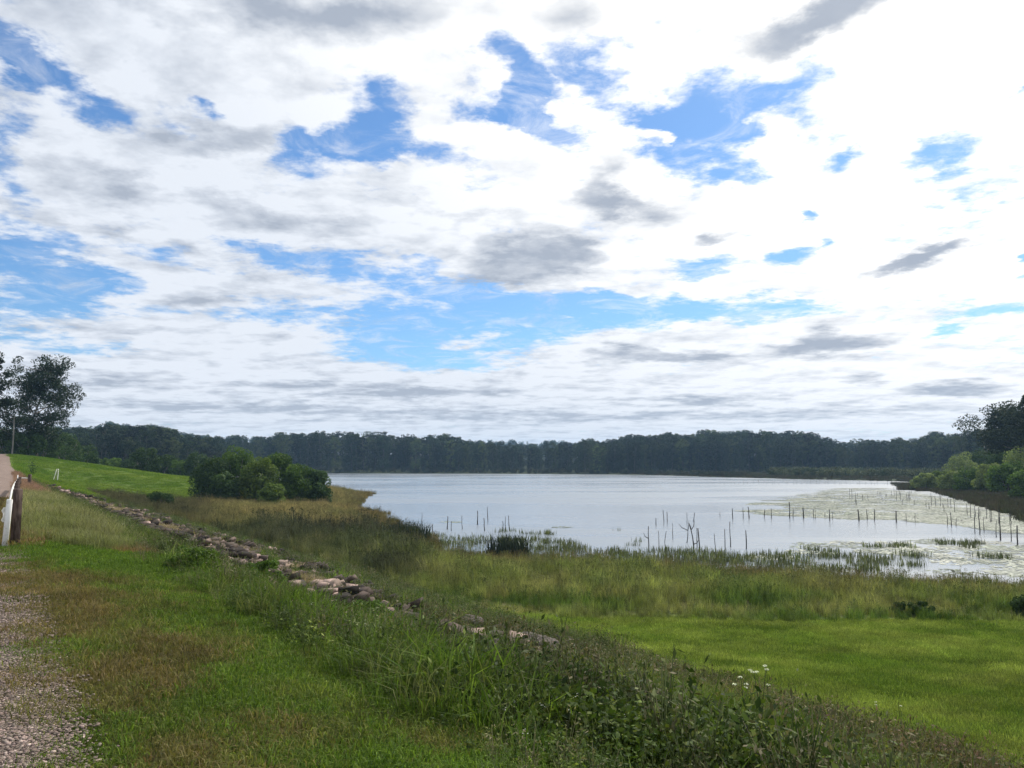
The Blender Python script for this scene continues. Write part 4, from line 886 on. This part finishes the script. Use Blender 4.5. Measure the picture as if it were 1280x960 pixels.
# ---- dead timber standing in the lake
def stake_mesh(H, r0, lean=0.0, kink=0.0, fork=None, seed=0):
    r_ = np.random.default_rng(seed); mb = MB(); n_ = 6; P = []
    for i in range(n_):
        s = i / (n_ - 1); P.append(np.array([lean * H * s + kink * math.sin(3.1 * s) + r_.normal(0, .012), r_.normal(0, .012), -.6 + (H + .6) * s]))
    mb.tube(P, [r0 * (1.15 - .45 * i / (n_ - 1)) * r_.uniform(.85, 1.15) for i in range(n_)], 7)
    return mb, P
def stake(px_, pb, pt, wpx, label, group=None, lean=0., kink=0., forks=(), seed=0):
    x, y, z = place(px_, pb); H = (pb - pt) / FPX * y; mb, P = stake_mesh(H, max(.025, .72 * wpx / FPX * y / 2), lean, kink, None, seed)
    o = link('dead_stake', None) if False else None
    if forks:
        e = empty('dead_sapling', (x, y, z)); link('trunk', mb.build('trunk', M['dead']), e)
        for (s0, dx, dz) in forks:
            p0 = P[max(1, min(5, int(round(s0 * 5))))]; e1 = p0 + np.array([dx * H, rng.normal(0, .1), dz * H]); b2 = MB(); b2.tube([p0, (p0 + e1) / 2 + np.array([dx * .15 * H, 0, -.05 * H]), e1], [.04, .03, .012], 5); link('branch', b2.build('branch', M['dead']), e)
        tag(e, label, 'dead tree', group)
    else:
        o = link('dead_stake', mb.build('dead_stake', M['dead']), loc=(x, y, z)); tag(o, label, 'dead tree', group); o.rotation_euler[2] = rng.uniform(-.3, .3)
    return (x, y, z)
G4 = 'dead stumps and saplings standing in the lake off the reeds'
for args in [(811, 687, 659, 1.6, 'leftmost dead sapling off the reeds, with a side twig', G4, 0, 0, [(.6, -.22, .25)]), (824, 688, 664, 1.1, 'thin straight stake right of the leftmost dead sapling', G4, -.02, 0), (833, 689, 665, 1.3, 'curved thin stake, third from the left off the reeds', G4, .02, -.12), (841, 675, 655, 1.0, 'thin stake with a pale top, a little farther out than the curved one', G4),
             (856, 679, 664, 1.6, 'crooked dead sapling with a long arm bent to the left', G4, .25, .1, [(1.0, -.75, .55), (1.0, .1, .85), (.2, -.5, -.1)]), (868, 689, 655, 2.2, 'forked dead sapling with a leaning trunk in the middle of the group', G4, -.18, .12, [(.75, .12, .35), (.4, .2, .2), (.9, .0, .2)]), (871.5, 689, 661, 1.4, 'thin upright stake between the forked sapling and the thick stake', G4), (875.5, 690, 661, 2.2, 'thick dark upright stake right of the forked sapling', G4, -.08, 0),
             (895, 689, 668, 1.3, 'slightly leaning stake standing alone right of the thick stake', G4, -.08, 0), (906.5, 688, 662, 1.5, 'grey stake left of the tallest stake', G4), (913.5, 684, 653, 1.6, 'tallest slim stake of the near group', G4, -.02, 0), (933, 687, 664, 2.0, 'rough thick stake at the right end of the near group', G4),
             (820, 656, 648, 1.6, 'short stump farther out on the left', G4), (830.5, 652, 638, 1.3, 'leaning twin stake farther out, the left one of the pair', G4, -.1, 0), (834, 652, 640, 1.3, 'upright twin stake farther out, the right one of the pair', G4), (859, 655, 641, 1.0, 'faint thin stake behind the crooked sapling', G4), (866, 652, 641, 1.3, 'stake leaning right behind the forked sapling', G4, .25, 0), (900, 646, 640, 1.0, 'tiny stump far out in the open water', G4)]:
    stake(*args, seed=int(args[0]))
G5 = 'row of dead stumps along the edge of the lily rafts'
row = [(915.5, 649, 636, 1.6), (929, 648, 635, 1.2), (936, 648, 634, 1.8), (956, 647, 637, 1.4), (965, 648, 636, 1.5), (987, 648, 628, 1.8), (991, 647, 636, 1.5), (1004, 648, 635, 2.2), (1017, 647, 636, 1.2), (1020, 648, 638, 1.0), (1031, 647, 640, 1.0), (1037, 651, 637, 1.7), (1040, 650, 640, 1.0), (1074, 651, 637, 2.4), (1084, 650, 637, 1.4), (1093, 651, 637, 1.7),
       (1120, 653, 639, 2.4), (1133, 652, 643, 1.0), (1145, 653, 643, 1.0), (1184, 657, 642, 1.2), (1189, 658, 641, 1.4), (1196, 658, 648, 1.0), (1219, 667, 643, 1.5), (1225, 668, 643, 1.8), (1231, 665, 647, 1.2), (1246, 672, 652, 1.3), (1251, 676, 647, 2.2), (1264, 677, 652, 1.5), (1272, 682, 658, 2.4)]
rl = ['first stump of the row at the tip of the lily rafts', 'crooked thin stump, second of the row', 'dark stump, third of the row', 'faint stump, fourth of the row', 'short stump, fifth of the row', 'tallest stump of the row, tallest amid the lily tip', 'short stump touching the tallest of the row', 'broad dark stump right of the tallest', 'thin left stake of the first faint pair', 'thin right stake of the first faint pair', 'faint stake alone after the first pair', 'tall stake of the second pair', 'thin stake of the second pair', 'thickest stump in the middle of the row', 'thin stump right of the thickest', 'upright stump two places right of the thickest',
      'thick lone stump past the middle of the row', 'faint stake right of the thick lone stump', 'second faint stake right of the thick lone stump', 'left stake of the close pair in the right half', 'right stake of the close pair in the right half', 'short faint stake after the close pair', 'slim tall stake, left of the twin by the dark water', 'twin tall stake just before the dark water', 'faint short stake between the twin and the dark water', 'thin stake at the left rim of the dark reflection', 'thick dark stump at the rim of the dark reflection', 'stump inside the dark reflection', 'rightmost stump, thick and low, in the dark reflection']
for (a_, b_, c_, d_), lb in zip(row, rl): stake(a_, b_, c_, d_, lb, G5, rng.normal(0, .03), rng.normal(0, .04), seed=int(a_))
G6 = 'dead stakes in the shallows by the marsh'
for (a_, b_, c_, d_), lb in zip([(527, 657, 641, 1.0), (541, 668, 656, 1.8), (559, 662, 646, 1.8), (564, 664, 652, 1.2), (578, 662, 645, 1.2), (597, 656, 639, 1.8), (606, 664, 648, 1.6), (610, 652, 634, 1.2), (629, 664, 652, 1.7), (632, 663, 646, 1.1), (637, 661, 645, 1.3)],
        ['leftmost thin stake by the marsh', 'dark short stake near the dark rushes', 'dark stake, third from the left by the marsh', 'thin stake just right of the third one by the marsh', 'leaning thin stake in the left shallows', 'dark stake in the middle of the left shallows', 'stake among the leaves right of the middle of the left shallows', 'tall thin stake farthest out in the left shallows', 'dark stake above the lone rush clump', 'thin stake right beside the dark one above the rush clump', 'rightmost leaning stake of the left shallows']):
    stake(a_, b_, c_, d_, lb, G6, rng.normal(0, .06), 0, seed=int(a_))
# small stumps of the drowned fence lines and the lily rafts: nothing tells them apart
proto = []
for i in range(4):
    mb, _ = stake_mesh(1.0, .05, rng.normal(0, .05), rng.normal(0, .05), None, 900 + i); proto.append(mb.build('dead_stake', M['dead']))
pos = [(905 + 225 * (i + rng.uniform(0, .8)) / 40, 604.9 + .9 * (i / 40) + rng.uniform(0, .8), 'small dark stump in the thin line of stumps far out on the lake', 'thin line of stumps far out on the lake') for i in range(40)]
pos += [(rng.uniform(1060, 1150), rng.uniform(616, 632), 0, 0) for i in range(18)] + [(1100 + 165 * u, 616 + 36 * u + rng.uniform(0, 8), 0, 0) for u in rng.uniform(0, 1, 34)]
for px_, py_, lb, gp in pos:
    x, y, z = place(px_, py_)
    if z > WATER + .01: continue
    o = link('dead_stake', proto[int(rng.integers(4))], loc=(x, y, z)); h = rng.uniform(.35, 1.5) * (1 if lb else 1.3); o.scale = (.8, .8, h); o.rotation_euler[2] = rng.uniform(0, 6)
    tag(o, lb or 'small dead stake rising through the lily leaves near the dark sedge', 'dead tree', gp or 'dead stakes rising through the lily leaves')

# ---- guard rail, marker post, pole, sapling guard
m, q = newmat('white_paint'); co = q.n('ShaderNodeTexCoord').outputs['Object']; f = q.noise(co, 9, 6, .65)
p = q.n('ShaderNodeBsdfPrincipled', i={'Base Color': q.mix(q.ss(f, .52, .72), (.78, .77, .74, 1), (.42, .38, .33, 1)), 'Roughness': .6}); surf(q, m, p.outputs[0]); M['white'] = m
M['timber'] = barkmat('old_timber', (.045, .030, .025), (.12, .085, .07), 14)
def box(mb, x0, x1, y0, y1, z0, z1, bev=0.01):
    v = []
    for z in (z0, z1 - bev): v += [(x0, y0, z), (x1, y0, z), (x1, y1, z), (x0, y1, z)]
    v += [(x0 + bev, y0 + bev, z1), (x1 - bev, y0 + bev, z1), (x1 - bev, y1 - bev, z1), (x0 + bev, y1 - bev, z1)]
    f = [[3, 2, 1, 0], [8, 9, 10, 11]] + [[l * 4 + k, l * 4 + (k + 1) % 4, l * 4 + 4 + (k + 1) % 4, l * 4 + 4 + k] for l in range(2) for k in range(4)]
    mb.add(np.array(v, float), np.array(f))
posts = [(30.5, 16.0), (30.5, 18.2), (30, 20.6), (29.5, 23.4), (29, 26.8), (29, 31), (29.5, 36), (30.5, 42), (32, 49)]
x0, y0, z0 = at(*posts[0]); gr = empty('guard_rail', (x0, y0, z0)); tag(gr, 'low white rail on brown timber posts running along the gravel road', 'guard rail')
pts = []
for px_, Y_ in posts:
    x, y, z = at(px_, Y_); mb = MB(); box(mb, -.085, .085, -.075, .075, -.3, 1.13 if Y_ == 16.0 else .92, .012); o = link('post', mb.build('post', M['timber']), gr, (x - x0, y - y0, z - z0)); o.rotation_euler[2] = .55; pts.append((x, y, z))
mb = MB()
prof = [(0, .50), (.035, .54), (.0, .60), (.0, .66), (.035, .72), (0, .78)]      # W profile beam
Vv = []; 
off = np.array([-.155, -.03])
line = [(pts[0][0] + .06, pts[0][1] - .25, pts[0][2])] + pts
for (x, y, z) in line:
    for (d_, h_) in prof: Vv.append([x - x0 + off[0] - d_, y - y0 + off[1], z - z0 + h_])
    for (d_, h_) in prof[::-1]: Vv.append([x - x0 + off[0] - d_ + .012, y - y0 + off[1], z - z0 + h_])
nP = 12; Fq = [[i * nP + k, i * nP + (k + 1) % nP, (i + 1) * nP + (k + 1) % nP, (i + 1) * nP + k] for i in range(len(line) - 1) for k in range(nP)]
mb.add(np.array(Vv), np.array(Fq)); mb.add(np.array(Vv[:12]), np.array([[0, 1, 10, 11], [1, 2, 9, 10], [2, 3, 8, 9], [3, 4, 7, 8], [4, 5, 6, 7]])); link('beam', mb.build('beam', M['white']), gr)
x, y, z = at(18, 15.7); mb = MB(); box(mb, -.048, .048, -.02, .02, -.2, .95, .01); o = link('marker_post', mb.build('marker_post', M['white']), loc=(x, y, z)); o.rotation_euler = (0, R(2.5), .3); tag(o, 'white marker post leaning beside the first brown post of the rail', 'post')
# small fence at the far end of the rail
x, y, z = at(44, 62); e = empty('short_fence', (x, y, z)); tag(e, 'short end fence with a dark post where the rail stops below the hillside', 'fence')
mb = MB(); box(mb, -.09, .09, -.09, .09, -.2, 1.0); link('post', mb.build('post', M['timber']), e)
mb = MB(); mb.tube([[-.95, 0, .0], [-.93, 0, .95]], [.045, .04], 6); link('post', mb.build('post', M['white']), e)
mb = MB(); mb.tube([[-.95, -.03, .72], [0, -.03, .70]], [.035, .035], 6); link('rail', mb.build('rail', M['white']), e)
# utility pole
x, y, z = at(20.5, 158); e = empty('utility_pole', (x, y, z)); tag(e, 'thin grey utility pole in front of the tall gum tree', 'utility pole')
mb = MB(); mb.tube([[0, 0, -.3], [.03, 0, 4], [0, 0, 7.6]], [.15, .13, .10], 8); link('pole', mb.build('pole', M['bark_far']), e)
mb = MB(); box(mb, -.75, .35, -.05, .05, 7.1, 7.22); link('crossarm', mb.build('crossarm', M['timber']), e)
for dx in (-.65, -.25, .25):
    mb = MB(); mb.tube([[dx, 0, 7.22], [dx, 0, 7.3], [dx, 0, 7.42]], [.03, .06, .03], 6); link('insulator', mb.build('insulator', M['white']), e)
# staked sapling on the hillside
x, y, z = at(76, 118); e = empty('staked_sapling', (x, y, z)); tag(e, 'young sapling held by pale leaning stakes on the green hillside', 'sapling')
for dx, tx in ((-.42, .12), (.30, .34)):
    mb = MB(); mb.tube([[dx, 0, -.1], [tx, 0, 2.0]], [.05, .04], 6); link('stake', mb.build('stake', M['white']), e)
mb = MB(); mb.tube([[0, .1, 0], [.05, .1, 1.5]], [.03, .015], 5); link('trunk', mb.build('trunk', M['gum_bark']), e)
mb = MB(); C = rng.normal(0, 1, (120, 3)) * [.3, .3, .35] + [.1, .1, 1.5]; V, Q, lv = leaves(C, .09, rng, None, 0, 1.8); mb.add(V, Q, None, lv); link('foliage', mb.build('foliage', M['shrub_c']), e)
mb = MB(); C = rng.normal(0, 1, (160, 3)) * [.5, .4, .14] + [-.35, .1, .15]; C[:, 2] = abs(C[:, 2]); V, Q, lv = leaves(C, .09, rng, None, 0, 1.8); mb.add(V, Q, None, lv); o = link('shrub', mb.build('shrub', M['shrub_b']), loc=(x, y - .3, z)); tag(o, 'small dark plant at the foot of the staked sapling', 'shrub')
x, y, z = at(46, 104); mb = MB(); C = rng.normal(0, 1, (200, 3)) * [.25, .25, .5] + [0, 0, .9]; C[:, 2] = abs(C[:, 2]); V, Q, lv = leaves(C, .10, rng, None, 0, 1.8); mb.add(V, Q, None, lv); o = link('shrub', mb.build('shrub', M['shrub_b']), loc=(x, y, z)); tag(o, 'small upright dark shrub on the hillside above the end fence', 'shrub')
# dead branch lying at the bottom
x, y, z = place(985, 945); mb = MB(); mb.tube([[-.25, 0, .42], [0, .05, .3], [.3, 0, .12]], [.008, .010, .006], 5); mb.tube([[0, .05, .3], [.1, .1, .42]], [.006, .003], 4); o = link('dead_branch', mb.build('dead_branch', M['bark_far']), loc=(x, y, z)); tag(o, 'pale dead branch caught in the weeds right of the tall flowering weed', 'branch')
print('things ok', len(bpy.data.objects))
